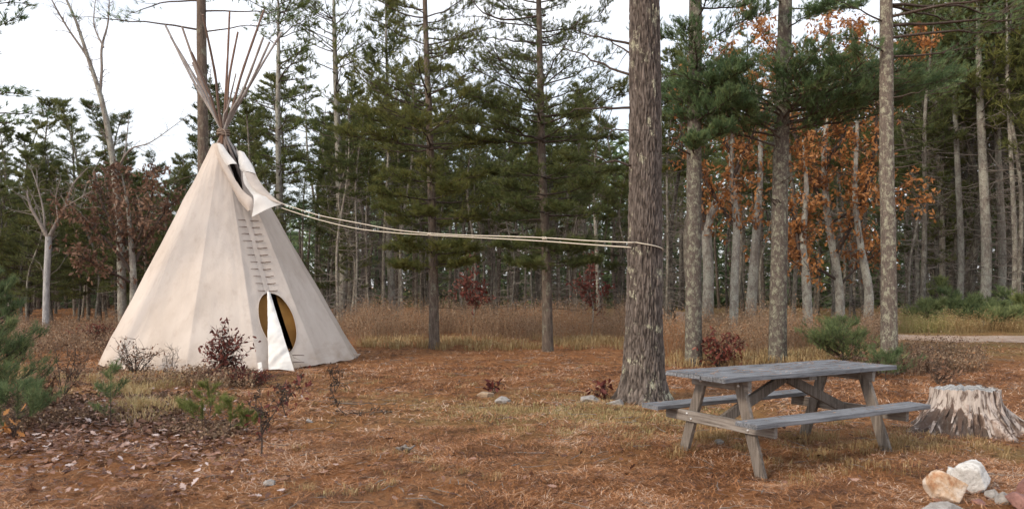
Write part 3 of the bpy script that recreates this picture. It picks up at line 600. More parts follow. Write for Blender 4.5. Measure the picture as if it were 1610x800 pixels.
# ------------------------------------------------------------------ tall single pines around the clearing
def tall_pine(seed, px, Y, dia, label, bark_m, boughs, foot=None, drift=0., H=11., n=28, flare=.25, k=46, rough=.035, need='needle_hero', stubs=0, ft=.35, tint=(.2, .8), bk={}):
    """boughs: (z, azimuth deg, length, rise, curl)"""
    r = np.random.default_rng(seed); x0 = X(px, Y); root = empty('tall_pine', ground_at(x0, Y), label, 'pine tree')
    tm = MB(); path, rr = trunk_tube(tm, [(0, 0, -.12), (drift*.2, 0, H*.25), (drift*.5, .03, H*.5), (drift*.8, 0, H*.75), (drift, 0, H)], [dia/2, dia*.46, dia*.43, dia*.39, dia*.3], n, rough, flare, r, k, ft)
    tm.build('trunk', M[bark_m], root); cr = None
    if boughs:
        lm, nm = MB(), MB(); B = np.array(boughs, float)
        P = limbs(r, B[:, 0], np.radians(B[:, 1]), B[:, 2], B[:, 3], B[:, 4], 10, .035); P[..., 0] += np.interp(B[:, 0], path[:, 2], path[:, 0])[:, None]
        q = dict(nt=28, tw=.32, q=10, tl=.105, w=.008, K=14, start=.22, tint=tint, up=.5); q.update(bk)
        pine_part(r, lm, nm, P, .010+.0065*B[:, 2], **q)
        cr = nm.build('crown', M[need], root); lm.build('limbs', M['twig'], cr)
    if stubs:
        z = r.uniform(*stubs[1:3], stubs[0]); az = np.radians(r.uniform(*stubs[3:5], stubs[0])); L = r.uniform(.2, 1, stubs[0])*stubs[5]
        P = limbs(r, z, az, L+dia/2, r.uniform(-.1, .4, stubs[0]), r.uniform(-.2, .2, stubs[0]), 6, .08); P[..., 0] += np.interp(z, path[:, 2], path[:, 0])[:, None]
        v, f = tubes(P, (.010+.010*r.uniform(0, 1, stubs[0]))[:, None]*np.array([1, .85, .7, .5, .35, .15])[None], 5); sm = MB(); sm.add(v, f); tag(sm.build('dead_branches', M['twig'], root), kind='stuff')
    return root
# behind the tipi
tall_pine(41, 321, 23.5, .34, 'tall dark pine trunk rising directly behind the tipi poles', 'bark_pine',
    [(9.6, 175, 3.0, .05, -.1), (8.75, 185, 3.4, .18, -.12), (9.3, 5, 2.8, .05, -.05), (8.7, -5, 2.4, .1, .05), (10, 120, 2.4, .1, .1), (10.2, -60, 2.2, .1, 0), (10.4, 190, 2.8, 0, 0), (10.6, 10, 2.8, 0, 0), (9.9, 215, 2.5, 0, 0)],
    drift=-.1, H=12, stubs=(8, 3, 8.5, 0, 360, 1.4), bk=dict(nt=8, q=3, K=9, w=.014, tl=.2, start=.45, tw=.25))
# big tree that carries the rope, with modelled bark ridges
def rope_tree():
    Yb = 10.4; x0 = X(1008, Yb); loc = ground_at(x0, Yb); root = empty('rope_tree', loc, 'thickest pine with rough furrowed bark, pale rope tied round its trunk', 'pine tree')
    k, n = 520, 170; z = np.concatenate([np.linspace(-.12, .7, 140), np.linspace(.7, 5.6, k-140+1)[1:]])
    zz = np.array([-.12, .03, .12, .25, .45, .8, 1.3, 2.7, 4.2, 5.6]); rr = np.array([.36, .355, .31, .275, .247, .227, .210, .190, .180, .172])
    R = np.interp(z, zz, rr); cx = np.interp(z, [0, .8, 2.7, 5.6], [.02, .035, .055, .04])
    a = np.arange(n)/n*2*PI; A, ZZ_ = np.meshgrid(a, z)
    root_w = np.exp(-np.clip(ZZ_, 0, 9)/.22); rad = R[:, None]*(1+.20*root_w*(.6*np.sin(A*3+.4)+.4*np.sin(A*7+1)))
    disp = np.zeros_like(rad)
    for i in range(len(z)):                              # long bark plates: cells stretched up the trunk
        for j in range(n):
            p0_ = Vector((math.cos(a[j])*8.6, math.sin(a[j])*8.6, z[i]*5.2)); p = p0_+mnoise.noise_vector(p0_*.45)*1.1+mnoise.noise_vector(p0_*1.3)*.35
            if i % 2 == 0 or i == len(z)-1:
                d = mnoise.voronoi(p)[0]; disp[i, j] = min(1, (d[1]-d[0])*2.6)
        if i % 2 == 1: pass
    disp[1:-1:2] = .5*(disp[0:-2:2][:len(disp[1:-1:2])]+disp[2::2][:len(disp[1:-1:2])])
    rad = rad+.019*disp**.55+.006*fbm(np.cos(A)*3, np.sin(A)*3, ZZ_*2.5, 4., 3)+.004*fbm(np.cos(A)*3, np.sin(A)*3, ZZ_, 14., 2)
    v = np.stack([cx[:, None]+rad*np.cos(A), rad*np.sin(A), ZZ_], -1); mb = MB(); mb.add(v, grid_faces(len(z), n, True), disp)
    mb.build('trunk', M['bark_hero2'], root, smooth=True)
    r = np.random.default_rng(9)
    zb = [4.1, 4.35, 3.72, 3.42, 2.98, 4.5]; az = [178, 170, 185, 180, 200, 165]; L = [1.0, .45, .95, .5, .75, .85]; ri = [.3, .5, .02, .1, .12, .3]
    for q in range(6):
        P = limbs(r, np.array([zb[q]]), np.radians([az[q]]), np.array([L[q]]), np.array([ri[q]]), np.array([.2 if q < 2 else 0.]), 9, .05)
        s = np.linspace(0, 1, 9); dm = MB(); v, f = tubes(P, (.020-.014*s)[None]*(1 if L[q] > .6 else .8), 7); dm.add(v, f)
        for t_ in (3, 5, 6):
            b_ = P[0, t_]; e = b_+np.array([-.12, r.normal()*.1, r.normal()*.12]); tube1(dm, [b_, (b_+e)/2+r.normal(size=3)*.01, e], [.006, .004, .002], 5)
        dm.build('dead_branch', M['twig'], root)
    return root
m, nt, b = mat('furrowed_pine_bark'); co = N(nt, 'ShaderNodeTexCoord').outputs['Object']; tt = attr(nt)
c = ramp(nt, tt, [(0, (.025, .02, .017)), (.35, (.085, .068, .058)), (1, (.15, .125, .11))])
fl_ = noise(nt, 26, 5, co, (1, 1, .45), .7, .4); c = mixc(nt, 1.0, c, ramp(nt, fl_, [(.3, (.5, .48, .47)), (.5, (1, 1, 1)), (.72, (1.55, 1.5, 1.45))]), 'MULTIPLY')
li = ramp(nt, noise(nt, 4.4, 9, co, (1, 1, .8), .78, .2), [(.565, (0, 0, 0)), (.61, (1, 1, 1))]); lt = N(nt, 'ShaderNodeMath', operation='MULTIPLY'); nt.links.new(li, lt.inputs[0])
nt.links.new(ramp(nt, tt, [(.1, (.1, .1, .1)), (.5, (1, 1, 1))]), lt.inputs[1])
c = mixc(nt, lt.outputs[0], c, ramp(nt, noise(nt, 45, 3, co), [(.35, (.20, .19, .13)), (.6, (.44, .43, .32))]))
nt.links.new(c, b.inputs['Base Color']); b.inputs['Roughness'].default_value = .92; bump(nt, b, fl_, .8, .012); M['bark_hero2'] = m
rope_tree()
r9 = np.random.default_rng(90)
def bset(lst): return lst
# pine left of the oak stems: carries the green bough over the rope tree's right side
tall_pine(42, 1090, 15.2, .31, 'lichen-spotted pine trunk directly right of the thick rope tree', 'bark_lichen',
    [(5.0, -60, 1.3, .1, .1), (5.4, -95, 1.5, .2, .1), (4.5, -75, 1.2, .1, .15), (5.9, -50, 1.4, .2, .1), (4.1, -40, 1.0, .1, .1), (6.4, -80, 1.5, .1, .1), (6.0, 170, 1.1, .1, .1), (6.6, 20, 1.7, .1, .1), (5.5, 30, 1.1, .1, .1), (7.0, -90, 1.6, .1, .1), (3.9, -110, .9, .1, .1)],
    drift=.05, H=8.5, flare=.12, stubs=(6, 3, 6, -180, 0, .8), bk=dict(up=.9))
tall_pine(43, 1222, 15.5, .33, 'middle pine with long dark green boughs spreading over the picnic table', 'bark_lichen',
    [(4.05, 186, 2.2, .30, -.05), (4.25, 170, 2.0, .25, .0), (4.5, 195, 2.3, .2, .0), (4.4, -150, 2.0, .2, .1), (4.7, -125, 1.8, .15, .1), (4.6, -95, 1.7, .15, .1), (4.45, -60, 1.8, .15, .1), (4.6, -30, 2.3, .12, .1), (4.75, -8, 2.9, .1, .05),
     (4.85, 2, 4.0, .08, .08), (4.95, -6, 3.7, .1, .06), (4.55, 12, 3.0, .12, .1), (4.4, 5, 2.4, .1, .1), (5.0, -20, 2.5, .1, .1), (5.0, 178, 2.3, .1, .05), (5.1, -165, 2.0, .1, .1), (5.1, -70, 1.7, .1, .1), (5.1, -110, 1.8, .1, .1), (4.3, -40, 1.5, .2, .1), (4.2, -130, 1.6, .2, .1), (4.95, 30, 2.3, .1, .1), (4.8, 150, 2.2, .1, .1),
     (4.75, -50, 2.2, .12, .1), (4.9, -75, 2.0, .15, .1), (4.65, -140, 2.1, .15, .1), (4.8, -160, 2.3, .12, .08), (4.9, -105, 1.9, .15, .1), (4.5, -15, 2.6, .12, .1), (4.35, -165, 2.1, .2, .05), (4.75, 20, 3.1, .1, .08), (5.05, -40, 2.2, .1, .1), (6.3, -70, 1.3, .1, 0), (6.7, 10, 1.4, 0, 0), (6.8, -150, 1.4, 0, 0)],
    drift=.18, H=8.5, flare=.14, stubs=(5, 2.5, 4.2, -180, 0, .7))
tall_pine(44, 1398, 13.6, .265, 'rightmost near pine, its trunk grey-green with lichen beside the stump', 'bark_lichen',
    [(5.55, -5, 2.8, .12, -.03), (5.75, 5, 3.2, .12, -.05), (5.9, -25, 2.7, .1, -.02), (5.25, 0, 1.9, .05, .1), (6.1, 8, 3.0, .05, -.02), (6.2, -40, 2.6, .05, 0), (5.8, 200, 1.2, .3, 0), (5.3, 215, 1.0, .2, 0), (6.1, 30, 2.6, .05, 0)],
    drift=-.06, H=7.8, flare=.14, stubs=(7, 3.2, 5, -180, 20, .7), bk=dict(nt=12, q=4, start=.4))
# pine just outside the frame whose boughs reach in at the upper left
tall_pine(45, -75, 13, .3, 'pine at the left edge of the view reaching green boughs over the clearing', 'bark_pine',
    [(5.35, 0, 1.15, .25, .0), (4.5, -8, 1.55, -.12, .08), (4.0, -10, 1.25, .0, 0), (5.9, 5, 1.2, .1, 0), (6.2, -15, 1.0, .1, 0), (4.15, 15, 1.35, .05, .05), (5.0, 180, 1.2, .1, .1), (5.2, 90, 1.3, .1, .1), (5.6, -80, 1.2, .1, .1)],
    H=7.8, stubs=(5, 3, 4.2, -20, 15, 1.6), bk=dict(nt=12, q=4, K=12, w=.011))
# bare dead limbs of the second bushy pine
def deadlimbs():
    r = np.random.default_rng(44); b0 = np.array(b2.location); c_, s_ = math.cos(.35), math.sin(.35); inv = np.array([[c_, s_, 0], [-s_, c_, 0], [0, 0, 1]])
    for pp, ra in (([(857, 24), (797, 32), (765, 22), (745, 5), (735, -10)], .026), ([(857, 45), (798, 36), (760, 28), (720, 25)], .018), ([(858, 70), (798, 62), (770, 60), (750, 63)], .02), ([(858, 118), (798, 100), (775, 80), (755, 62)], .014)):
        P = spline([(W(a, b, 18.3-.006*(857-a))-b0)@inv.T for a, b in pp], 16)+r.normal(size=(16, 3))*.012; mb = MB(); tube1(mb, P, np.linspace(ra, ra*.25, 16), 6)
        for _ in range(6):
            j = r.integers(4, 15); e = P[j]+r.normal(size=3)*.16; tube1(mb, [P[j], (P[j]+e)/2+r.normal(size=3)*.02, e], [.006, .004, .002], 4)
        mb.build('dead_branch', M['twig'], b2)
deadlimbs()

# ------------------------------------------------------------------ tipi
CX, CY, RB, ZK = -5.54, 16.34, 2.46, 4.46
AP = np.array((X(351, 16.34), 16.34, ZK)); A0 = math.radians(28); SEAM = math.radians(41); ST = 2*PI/13
gz = g1(CX, CY)
tipi = empty('tipi', (CX, CY, 0), 'cream canvas tipi with oval door and a fan of bare poles', 'tipi')
TO = np.array((CX, CY, 0.))
def cover(a, t, off=0., wr=1.):
    """a: angle from -Y towards +X; t: 0 at the knot, 1 at the hem -> world points"""
    a = np.asarray(a, float); t = np.asarray(t, float)
    d = (a-A0) % ST-ST/2; R = RB*math.cos(ST/2)/np.cos(d); R = R+.03*np.clip(1-(np.abs(d)/(ST/2)), 0, 1)*0
    R = R-.035*np.cos(d/(ST/2)*PI/2)*np.sin(np.clip(t, 0, 1)*PI)         # cloth hangs in a little between the poles
    r = R*t+.10*(1-t)+off
    r = r+wr*(.015*fbm(a*3, t*5, 0, 1.7, 3)+.012*np.exp(-(d-ST/2+.1)**2/.01)*0)
    wk = .012*np.sin((a*2.2+t*9)*4+2*np.sin(a*5))*np.clip(t-.72, 0, 1)*3.
    r = r+wr*wk
    x = AP[0]*(1-t)+CX*t+np.sin(a)*r; y = AP[1]*(1-t)+CY*t-np.cos(a)*r
    zb = gh(CX+np.sin(a)*RB, CY-np.cos(a)*RB)+.02+.018*fbm(a*6, 0*a, 0, 1.5, 3)
    return np.stack([x, y, ZK*(1-t)+zb*t], -1)
na, nt_ = 1100, 330
aa = SEAM+np.linspace(-PI, PI, na+1)[:-1]; tt_ = np.linspace(.045, 1, nt_); AA, TT = np.meshgrid(aa, tt_)
def lat(a, t): return (a-SEAM)*RB*np.cos(ST/2)*t      # sideways distance from the seam, metres
DT, DW, DHT, DHW = 1-.80/ZK, .045, .535/ZK, .335
def hole(a, t):
    w = lat(a, t)-DW; u = (t-DT)/DHT; e = np.sqrt((w/DHW)**2+u**2)   # oval door
    return e
E_ = hole(AA, TT)
# pull the nearest vertices onto the oval's rim so that the cut is clean
band = (E_ < 1.035) & (E_ > .93)
T2 = TT.copy(); A2 = AA.copy()
w = lat(AA, TT)-DW; w2 = w/E_; u2 = (TT-DT)/E_; T2[band] = (DT+u2)[band]; A2[band] = (SEAM+(w2+DW)/(RB*math.cos(ST/2)*(DT+u2)))[band]
pc_ = cover(A2, T2)
fc = grid_faces(nt_, na, True)
ec = E_.ravel()[fc].max(1); tcx = TT.ravel()[fc].mean(1); lw = lat(AA, TT).ravel()[fc].mean(1)
opn = (tcx < .30) & (np.abs(lw-.02) < .02+.075*np.clip((.30-tcx)/.18, 0, 1)) & (tcx > .0)
keepf = ~((ec < 1.03)) & ~opn
mb = MB(); mb.add(pc_-TO, fc[keepf]); cov = mb.build('cover', M['canvas'], tipi)
# hem of the door
th = np.linspace(0, 2*PI, 97)[:-1]; t_ = DT+DHT*np.sin(th); a_ = SEAM+(DW+DHW*np.cos(th))/(RB*math.cos(ST/2)*t_)
rim = cover(a_, t_, .006)-TO; v, f = tubes(np.vstack([rim, rim[:1]])[None], np.full((1, 97), .005), 6); mb = MB(); mb.add(v, f); mb.build('door_hem', M['canvas'], cov)
# raised seams sewn across the cover and the doubled lacing strip
mb = MB(); tS = np.linspace(.30, .70, 60); wS = np.linspace(-.05, .05, 5)
gS = np.stack([cover(SEAM+w_/(RB*tS), tS, .012-abs(w_)*.1) for w_ in wS], 1)-TO; mb.add(gS, grid_faces(60, 5)); mb.build('lacing_strip', M['canvas'], cov)
for tb in ():
    mb = MB(); al = SEAM+np.linspace(-PI, PI, 400); al = al[(np.abs(al-SEAM) > .16)] if tb > .68 else al
    g2 = np.stack([cover(al, tb+dt+.0*al, o_) for dt, o_ in ((-.0035, .001), (-.0025, .005), (.0025, .005), (.0035, .001))], 0)-TO
    mb.add(g2, grid_faces(4, len(al))); mb.build('seam', M['canvas'], cov)
# ochre liner hung inside, parted beside the door
mb = MB(); al = SEAM+np.linspace(-PI, PI, 500); tl_ = np.linspace(.60, .985, 50); A3, T3 = np.meshgrid(al, tl_)
fl = grid_faces(50, 500); q = lat(A3, T3).ravel()[fc[:0]] if 0 else lat(A3, T3).ravel()[fl].mean(1); tq = T3.ravel()[fl].mean(1)
k_ = ~((q > .05+.25*(tq-.7)) & (q < .21+.25*(tq-.7)))
mb.add(cover(A3, T3, -.10+.012*np.sin(A3*26))-TO, fl[k_]); mb.build('liner', M['liner'], tipi)
# ties inside the liner
# poles
tips = [(260, 40), (268, 58), (286, 42), (301, 82), (303, 99), (318.6, 23), (361, 19), (374, 51), (415, 16), (414, 59), (424, 66), (443, 51), (371, 116)]
tone = [.9, 1, .5, .35, .45, .3, .0, .05, .1, .95, .85, 1, 1]
bang = [A0+ST*(i+.0) for i in range(13)]
cand = sorted(range(13), key=lambda i: -math.sin(bang[i]))          # foot far right -> tip far left
tipo = sorted(range(13), key=lambda i: tips[i][0])
rp_ = np.random.default_rng(4)
for ci, ti in zip(cand, tipo):
    a = bang[ci]; foot = cover(np.array(a), np.array(1.), -.07, 0); foot[2] = g1(foot[0], foot[1])-.05
    px, py = tips[ti]; ydir = math.cos(a); Yt = AP[1]+ydir*RB*.50*min(1, (212-py)/170); tip = W(px, py, Yt)
    off = (px-351)/100.*.05; kn = AP+np.array((math.sin(a)*.035+off*.3, -math.cos(a)*.035, rp_.uniform(-.04, .04)))
    pts = spline([foot, foot+(kn-foot)*.5+rp_.normal(size=3)*.015, kn, kn+(tip-kn)*.5+rp_.normal(size=3)*.025, tip], 26)
    rad = np.linspace(.040, .021 if ti != 12 else .011, 26)*(1+.05*rp_.normal(size=26))
    mb = MB(); tube1(mb, pts-TO, rad, 8, tone[ti])
    for _ in range(7):                                                # knots where twigs were cut
        j = rp_.integers(12, 25); d = unit(rp_.normal(size=3)); tube1(mb, [pts[j]-TO, pts[j]-TO+d*(rad[j]+.012)], [.009, .005], 5, tone[ti]*.8)
    mb.build('pole', M['pole'], tipi)
mb = MB(); th = np.linspace(0, 2*PI*7, 150); v_ = np.stack([.115*np.sin(th)*(1+.10*np.sin(th*.7)), -.115*np.cos(th), -.02+.012*th/6.28*1.4+.012*np.sin(th*1.3)], -1)+AP-TO
tube1(mb, v_, .011, 6); e = v_[-1]; tube1(mb, spline([e, e+(.12, -.1, -.1), e+(.14, -.12, -.35)], 12), .008, 5); mb.build('lashing_rope', M['lashing'], tipi)
# lacing pins
for i in range(11):
    py = 344+i*11.4; t_ = .395+.298*i/10; wv_ = np.linspace(-.19, .19, 13)+rp_.uniform(-.02, .02)
    o_ = np.where(np.abs(wv_) < .045, -.02, .022); p = np.stack([cover(SEAM+w_/(RB*math.cos(ST/2)*t_), t_+.004*w_*rp_.uniform(-1, 1), 0) for w_ in wv_])
    p = p+np.stack([np.sin(SEAM)*o_, -np.cos(SEAM)*o_, 0*o_], -1)
    mb = MB(); tube1(mb, p-TO, np.interp(np.arange(13), [0, 6, 12], [.004, .0085, .007]), 6, .05); mb.build('lacing_pin', M['pole'], tipi)
# smoke flaps, door flap
def ruled(A, B, nu, nv, bul=0., wr=.012, s=3.):
    A, B = spline(A, nu), spline(B, nu); u = np.linspace(0, 1, nv)[None, :, None]
    P = A[:, None]*(1-u)+B[:, None]*u
    nn = unit(np.cross(np.gradient(P, axis=0), np.gradient(P, axis=1))); nn = nn*np.sign(-nn[..., 1:2]+1e-6)
    return P+nn*(bul*np.sin(PI*u)+wr*fbm(P[..., 0], P[..., 1], P[..., 2], s, 3)[..., None])
def cloth(name, P, matn, parent, thick=.006):
    r_, c_ = P.shape[:2]; nn = unit(np.cross(np.gradient(P, axis=0), np.gradient(P, axis=1)))
    mb = MB(); mb.add(np.concatenate([(P-nn*thick/2).reshape(-1, 3), (P+nn*thick/2).reshape(-1, 3)])-TO, np.concatenate([grid_faces(r_, c_), grid_faces(r_, c_)[:, ::-1]+r_*c_]))
    return mb.build(name, M[matn], parent)
def PY(l): return [W(a, b, y) for a, b, y in l]
sf = cloth('smoke_flap', ruled(PY([(338, 226, 16.15), (341, 248, 16.0), (357, 280, 15.78), (374, 312, 15.6), (386, 327, 15.5), (391, 333, 15.48)]), PY([(347, 226, 15.98), (357, 258, 15.82), (371, 284, 15.62), (384, 302, 15.5), (397, 313, 15.45), (398, 330, 15.44)]), 40, 16, .05, .016, 4), 'canvas', tipi)
cloth('turned_edge', ruled(PY([(341, 225, 15.98), (345, 240, 15.90), (352, 255, 15.84), (357, 261, 15.80)]), PY([(350, 228, 15.93), (358, 240, 15.86), (367, 251, 15.78), (373, 258, 15.72)]), 24, 12, .04, .01, 6), 'flap', sf)
sf2 = cloth('smoke_flap', ruled(PY([(374, 240, 15.98), (381, 262, 15.80), (383, 285, 15.66), (392, 300, 15.55), (399, 312, 15.44), (396, 341, 15.40)]), PY([(383, 240, 15.95), (398, 262, 15.80), (404, 280, 15.72), (418, 302, 15.6), (436, 316, 15.5), (443, 321, 15.45)]), 44, 26, .05, .02, 3.5), 'flap', tipi)
cloth('turned_edge', ruled(PY([(376, 238, 15.93), (375, 252, 15.86), (378, 266, 15.78), (384, 271, 15.72)]), PY([(384, 240, 15.88), (392, 254, 15.78), (398, 266, 15.70), (402, 273, 15.66)]), 20, 10, .05, .01, 6), 'flap', sf2)
cloth('turned_edge', ruled(PY([(384, 271, 15.64), (390, 285, 15.55), (402, 300, 15.45), (425, 314, 15.42), (444, 321, 15.40)]), PY([(402, 273, 15.70), (410, 288, 15.62), (420, 300, 15.55), (434, 313, 15.46), (446, 322, 15.42)]), 30, 8, .02, .012, 5), 'canvas', sf2)
cloth('door_flap', ruled(PY([(420, 458, 14.90), (421, 500, 14.62), (421.5, 545, 14.37), (422, 580, 14.18)]), PY([(424, 459, 14.89), (437, 500, 14.62), (451, 545, 14.36), (463, 583, 14.16)]), 60, 30, .03, .026, 6), 'flap', tipi)
cloth('hem_corner', ruled(PY([(405, 571, 14.02), (406, 585, 13.92)]), PY([(411, 569, 13.98), (413, 584, 13.9)]), 10, 6, .02, .004), 'flap', tipi)
# door cords, tie pegs by the door, patch tear
mb = MB(); c0 = W(457, 552, 14.5)-TO; tube1(mb, spline([c0, c0+(.05, 0, -.10), c0+(.12, -.02, -.13), c0+(.20, 0, -.17)], 14), .006, 5); tube1(mb, spline([c0, c0+(.03, -.03, -.15), c0+(.10, -.04, -.26)], 10), .006, 5); mb.build('door_cord', M['rope'], tipi)
for py_ in (558, 569):
    mb = MB(); a1 = W(460, py_, 14.47)-TO; tube1(mb, [a1, a1+(.09, .01, .0), a1+(.19, .06, -.01)], [.009, .009, .006], 6, .4); mb.build('lacing_pin', M['pole'], tipi)
for an in np.arange(0, 13):                                          # pegs round the hem
    a = A0+ST*an+.12; p = cover(np.array(a), np.array(1.0), .03, 0); p[2] = g1(p[0], p[1]); mb = MB(); d = np.array((math.sin(a), -math.cos(a), 0))
    tube1(mb, [p-TO-(0, 0, .1), p-TO+d*.02+(0, 0, .05)], [.010, .014], 6, .5); mb.build('peg', M['pole'], tipi)
pe = W(558, 560, 16.6); cloth('hem_corner', ruled([pe+(-.1, 0, .10), pe+(.04, -.02, .06), pe+(.12, -.02, .06)], [pe+(-.1, 0, -.05), pe+(.03, -.02, -.04), pe+(.10, -.02, .03)], 12, 5, .01, .006), 'canvas', tipi)

# ------------------------------------------------------------------ guy ropes from the smoke flap to the thick pine
def rope(pxpy, label, tail=None):
    a = np.array((X(443, 15.45), 15.45)); b = np.array((X(990, 10.2), 10.2)); P = []
    for px, py in pxpy:
        q = (px-805)/F; s = (q*a[1]-a[0])/((b[0]-a[0])-q*(b[1]-a[1])); s = min(max(s, 0), 1); xy = a+s*(b-a); P.append((*xy, Z(py, xy[1])))
    if tail: P += tail
    mb = MB(); tube1(mb, spline(P, 90), .0075, 6); o = mb.build('guy_rope', M['rope']); tag(o, label, 'rope', 'guy ropes from tipi to tree'); return P
zc = lambda y: Z(y, 10.2)
wrap = lambda z0, z1: [(W(1008, 0, 10.4)[0]+.05+.222*math.sin(th), 10.4-.222*math.cos(th), z0+(z1-z0)*k/8) for k, th in enumerate(np.linspace(-.7, 2.2, 9))]
rope([(443, 320), (500, 338), (560, 350), (620, 361), (680, 367), (740, 370), (798, 371.5), (860, 374), (920, 378), (985, 381)], 'upper pale guy rope, its end looped round the thick pine', wrap(zc(381), zc(396)))
rope([(441, 327), (500, 345), (560, 359), (620, 366), (675, 369.5), (740, 373), (798, 376), (860, 379.5), (920, 384), (985, 388.5)], 'lower pale guy rope, sagging just below the other one', [(W(1008, 0, 10.4)[0]+.05-.2, 10.3, zc(389))])
kp = None
for px, py in ((675, 368), (856, 374.5)):
    s_ = ((px-805)/F*15.45-X(443, 15.45))/((X(990, 10.2)-X(443, 15.45))-(px-805)/F*(10.2-15.45)); Yk = 15.45+s_*(10.2-15.45); kp = W(px, py, Yk)
    mb = MB(); th = np.linspace(0, 16, 40); tube1(mb, kp+np.stack([.03*(th/16-.5)*2, .016*np.sin(th), .016*np.cos(th)], -1), .008, 5)
    tag(mb.build('rope_knot', M['rope']), 'small knot tying the guy ropes together '+('beside the dark bushy pine' if px < 800 else 'nearer the thick pine'), 'knot', 'knots on the guy ropes')

# ------------------------------------------------------------------ picnic table
tb = empty('picnic_table', (TX, TY, 0), 'weathered grey wooden picnic table with two attached benches', 'picnic table', rz=TYAW)
HT, HB, TH = .74, .43, .038; rt = np.random.default_rng(3)
def plank(name, c, s, matn, parent, rot=None, bev=.004, sag=.0, axis=0):
    """worn board: subdivided along its length, edges eaten a little"""
    mb = MB(); k = 30; L = s[axis]; o = [i for i in range(3) if i != axis]; h0, h1 = s[o[0]]/2, s[o[1]]/2
    ring = [(-h0, -h1+bev), (-h0+bev, -h1), (h0-bev, -h1), (h0, -h1+bev), (h0, h1-bev), (h0-bev, h1), (-h0+bev, h1), (-h0, h1-bev)]
    x = np.linspace(-L/2, L/2, k); V = np.zeros((k, 8, 3)); sd_ = rt.uniform(0, 50)
    for j, (p, q_) in enumerate(ring):
        V[:, j, axis] = x+(.004*math.sin(j*2+sd_) if 1 else 0); V[:, j, o[0]] = p+.0022*fbm(x+sd_, j*.7, 0, 6, 3); V[:, j, o[1]] = q_+.0022*fbm(x+sd_, j*.7, 5, 5, 3)
    n = 8; F_ = grid_faces(k, 8, True); caps = np.array([[0, 1, 2, 3], [0, 3, 4, 7], [4, 5, 6, 7]])
    V = V.reshape(-1, 3)
    if axis == 1: F_ = F_[:, ::-1]
    if rot is not None: V = V@np.array(rot).T
    mb.add(V+np.array(c), F_); mb.f.append(caps); mb.m.append(np.zeros(3, int)); mb.f.append(caps[:, ::-1]+(k-1)*8); mb.m.append(np.zeros(3, int))
    return mb.build(name, M[matn], parent, smooth=False)
pw = TW/5
for i in range(5):
    plank('tabletop_board', (rt.uniform(-.006, .006), -TW/2+pw*(i+.5), HT-TH/2+rt.uniform(-.002, .002)), (TL, pw-.010, TH), 'wood_top', tb)
for s in (-1, 1): plank('bench_seat', (0, s*(BO-BW/2), HB-TH/2), (TL+.0, BW, TH), 'wood_top', tb)
for e in (-1, 1):
    x = e*(TL/2-FL)
    plank('cleat', (x+e*.0, 0, HT-TH-.046), (.038, TW-.06, .088), 'wood_beam', tb, axis=1)
    plank('cross_beam', (x+e*.039, 0, HB-TH-.05), (.037, 2*BO-.10, .09), 'wood_beam', tb, axis=1)
    for s in (-1, 1):
        fw = tpt(x, s*FO); zf = g1(*fw)-.06
        top = np.array((0, s*.20, HT-TH-.002)); ft = np.array((0, s*FO, zf)); d = ft-top; L = np.linalg.norm(d); ang = math.atan2(d[1], -d[2])
        rot = [[1, 0, 0], [0, math.cos(ang), -math.sin(ang)], [0, math.sin(ang), math.cos(ang)]]
        mid = (top+ft)/2+np.array((x, 0, 0)); plank('leg', mid, (.037, .10, L), 'wood_leg', tb, rot, axis=2)
        for (u_, v_) in ((.35, .02), (.42, -.03)):
            yb = s*(.20+(FO-.20)*.47)+v_; zb = HB-TH-.05+(.02 if v_ > 0 else -.02)
            mb = MB(); tube1(mb, [(x+e*.050, yb, zb), (x+e*.062, yb, zb), (x+e*.066, yb, zb)], [.013, .012, .006], 8); mb.build('bolt', M['steel'], tb)
        yb = s*.215; mb = MB(); tube1(mb, [(x-e*.015, yb, HT-TH-.05), (x+e*.024, yb, HT-TH-.05), (x+e*.027, yb, HT-TH-.05)], [.012, .012, .006], 8); mb.build('bolt', M['steel'], tb)
    a_, b_ = np.array((x+e*.015, 0, HB-TH-.06)), np.array((e*.03, 0, HT-TH-.05)); d = b_-a_; L = np.linalg.norm(d)+.04; an = math.atan2(d[2], d[0])
    rot = [[math.cos(an), 0, -math.sin(an)], [0, 1, 0], [math.sin(an), 0, math.cos(an)]]
    plank('brace', (a_+b_)/2+(0, .0, 0), (L, .037, .088), 'wood_leg', tb, rot, axis=0)
plank('cleat', (0, -.045 if 0 else 0, HT-TH-.02), (.088, TW-.1, .036), 'wood_beam', tb, axis=1)

# ------------------------------------------------------------------ stump
Ys = 8.2; sx = X(1516, Ys); sl = ground_at(sx, Ys); st = empty('tree_stump', sl, 'wide weathered tree stump with spreading roots beside the picnic table', 'stump')
na, nz_ = 300, 110; a = np.arange(na)/na*2*PI; u = np.linspace(0, 1, nz_); A, U = np.meshgrid(a, u)
Htop = .44+.020*np.sin(a*1+2.2)+.012*fbm(np.cos(a)*4, np.sin(a)*4, 0, 2, 3)-.03*np.clip(np.cos(a-5.6), 0, 1)**3
zz = U*Htop[None]*1.0-.06*(1-U)
def lobe(c, w_): return np.exp(-((np.angle(np.exp(1j*(A-c))))/w_)**2)
rad = .295+.13*(1-U)**1.4+(1-U)**2.6*(.52*lobe(-.12, .26)+.50*lobe(math.pi+.25, .26)+.30*lobe(-1.25, .2)+.2*lobe(-2.2, .2)+.26*lobe(1.4, .3)+.2*lobe(-.7, .16)+.2*lobe(2.4, .25))
gro = np.sin(A*23+2*np.sin(A*5)+U*1.5)*.5+fbm(np.cos(A)*5, np.sin(A)*5, U*.9, 2.4, 3)
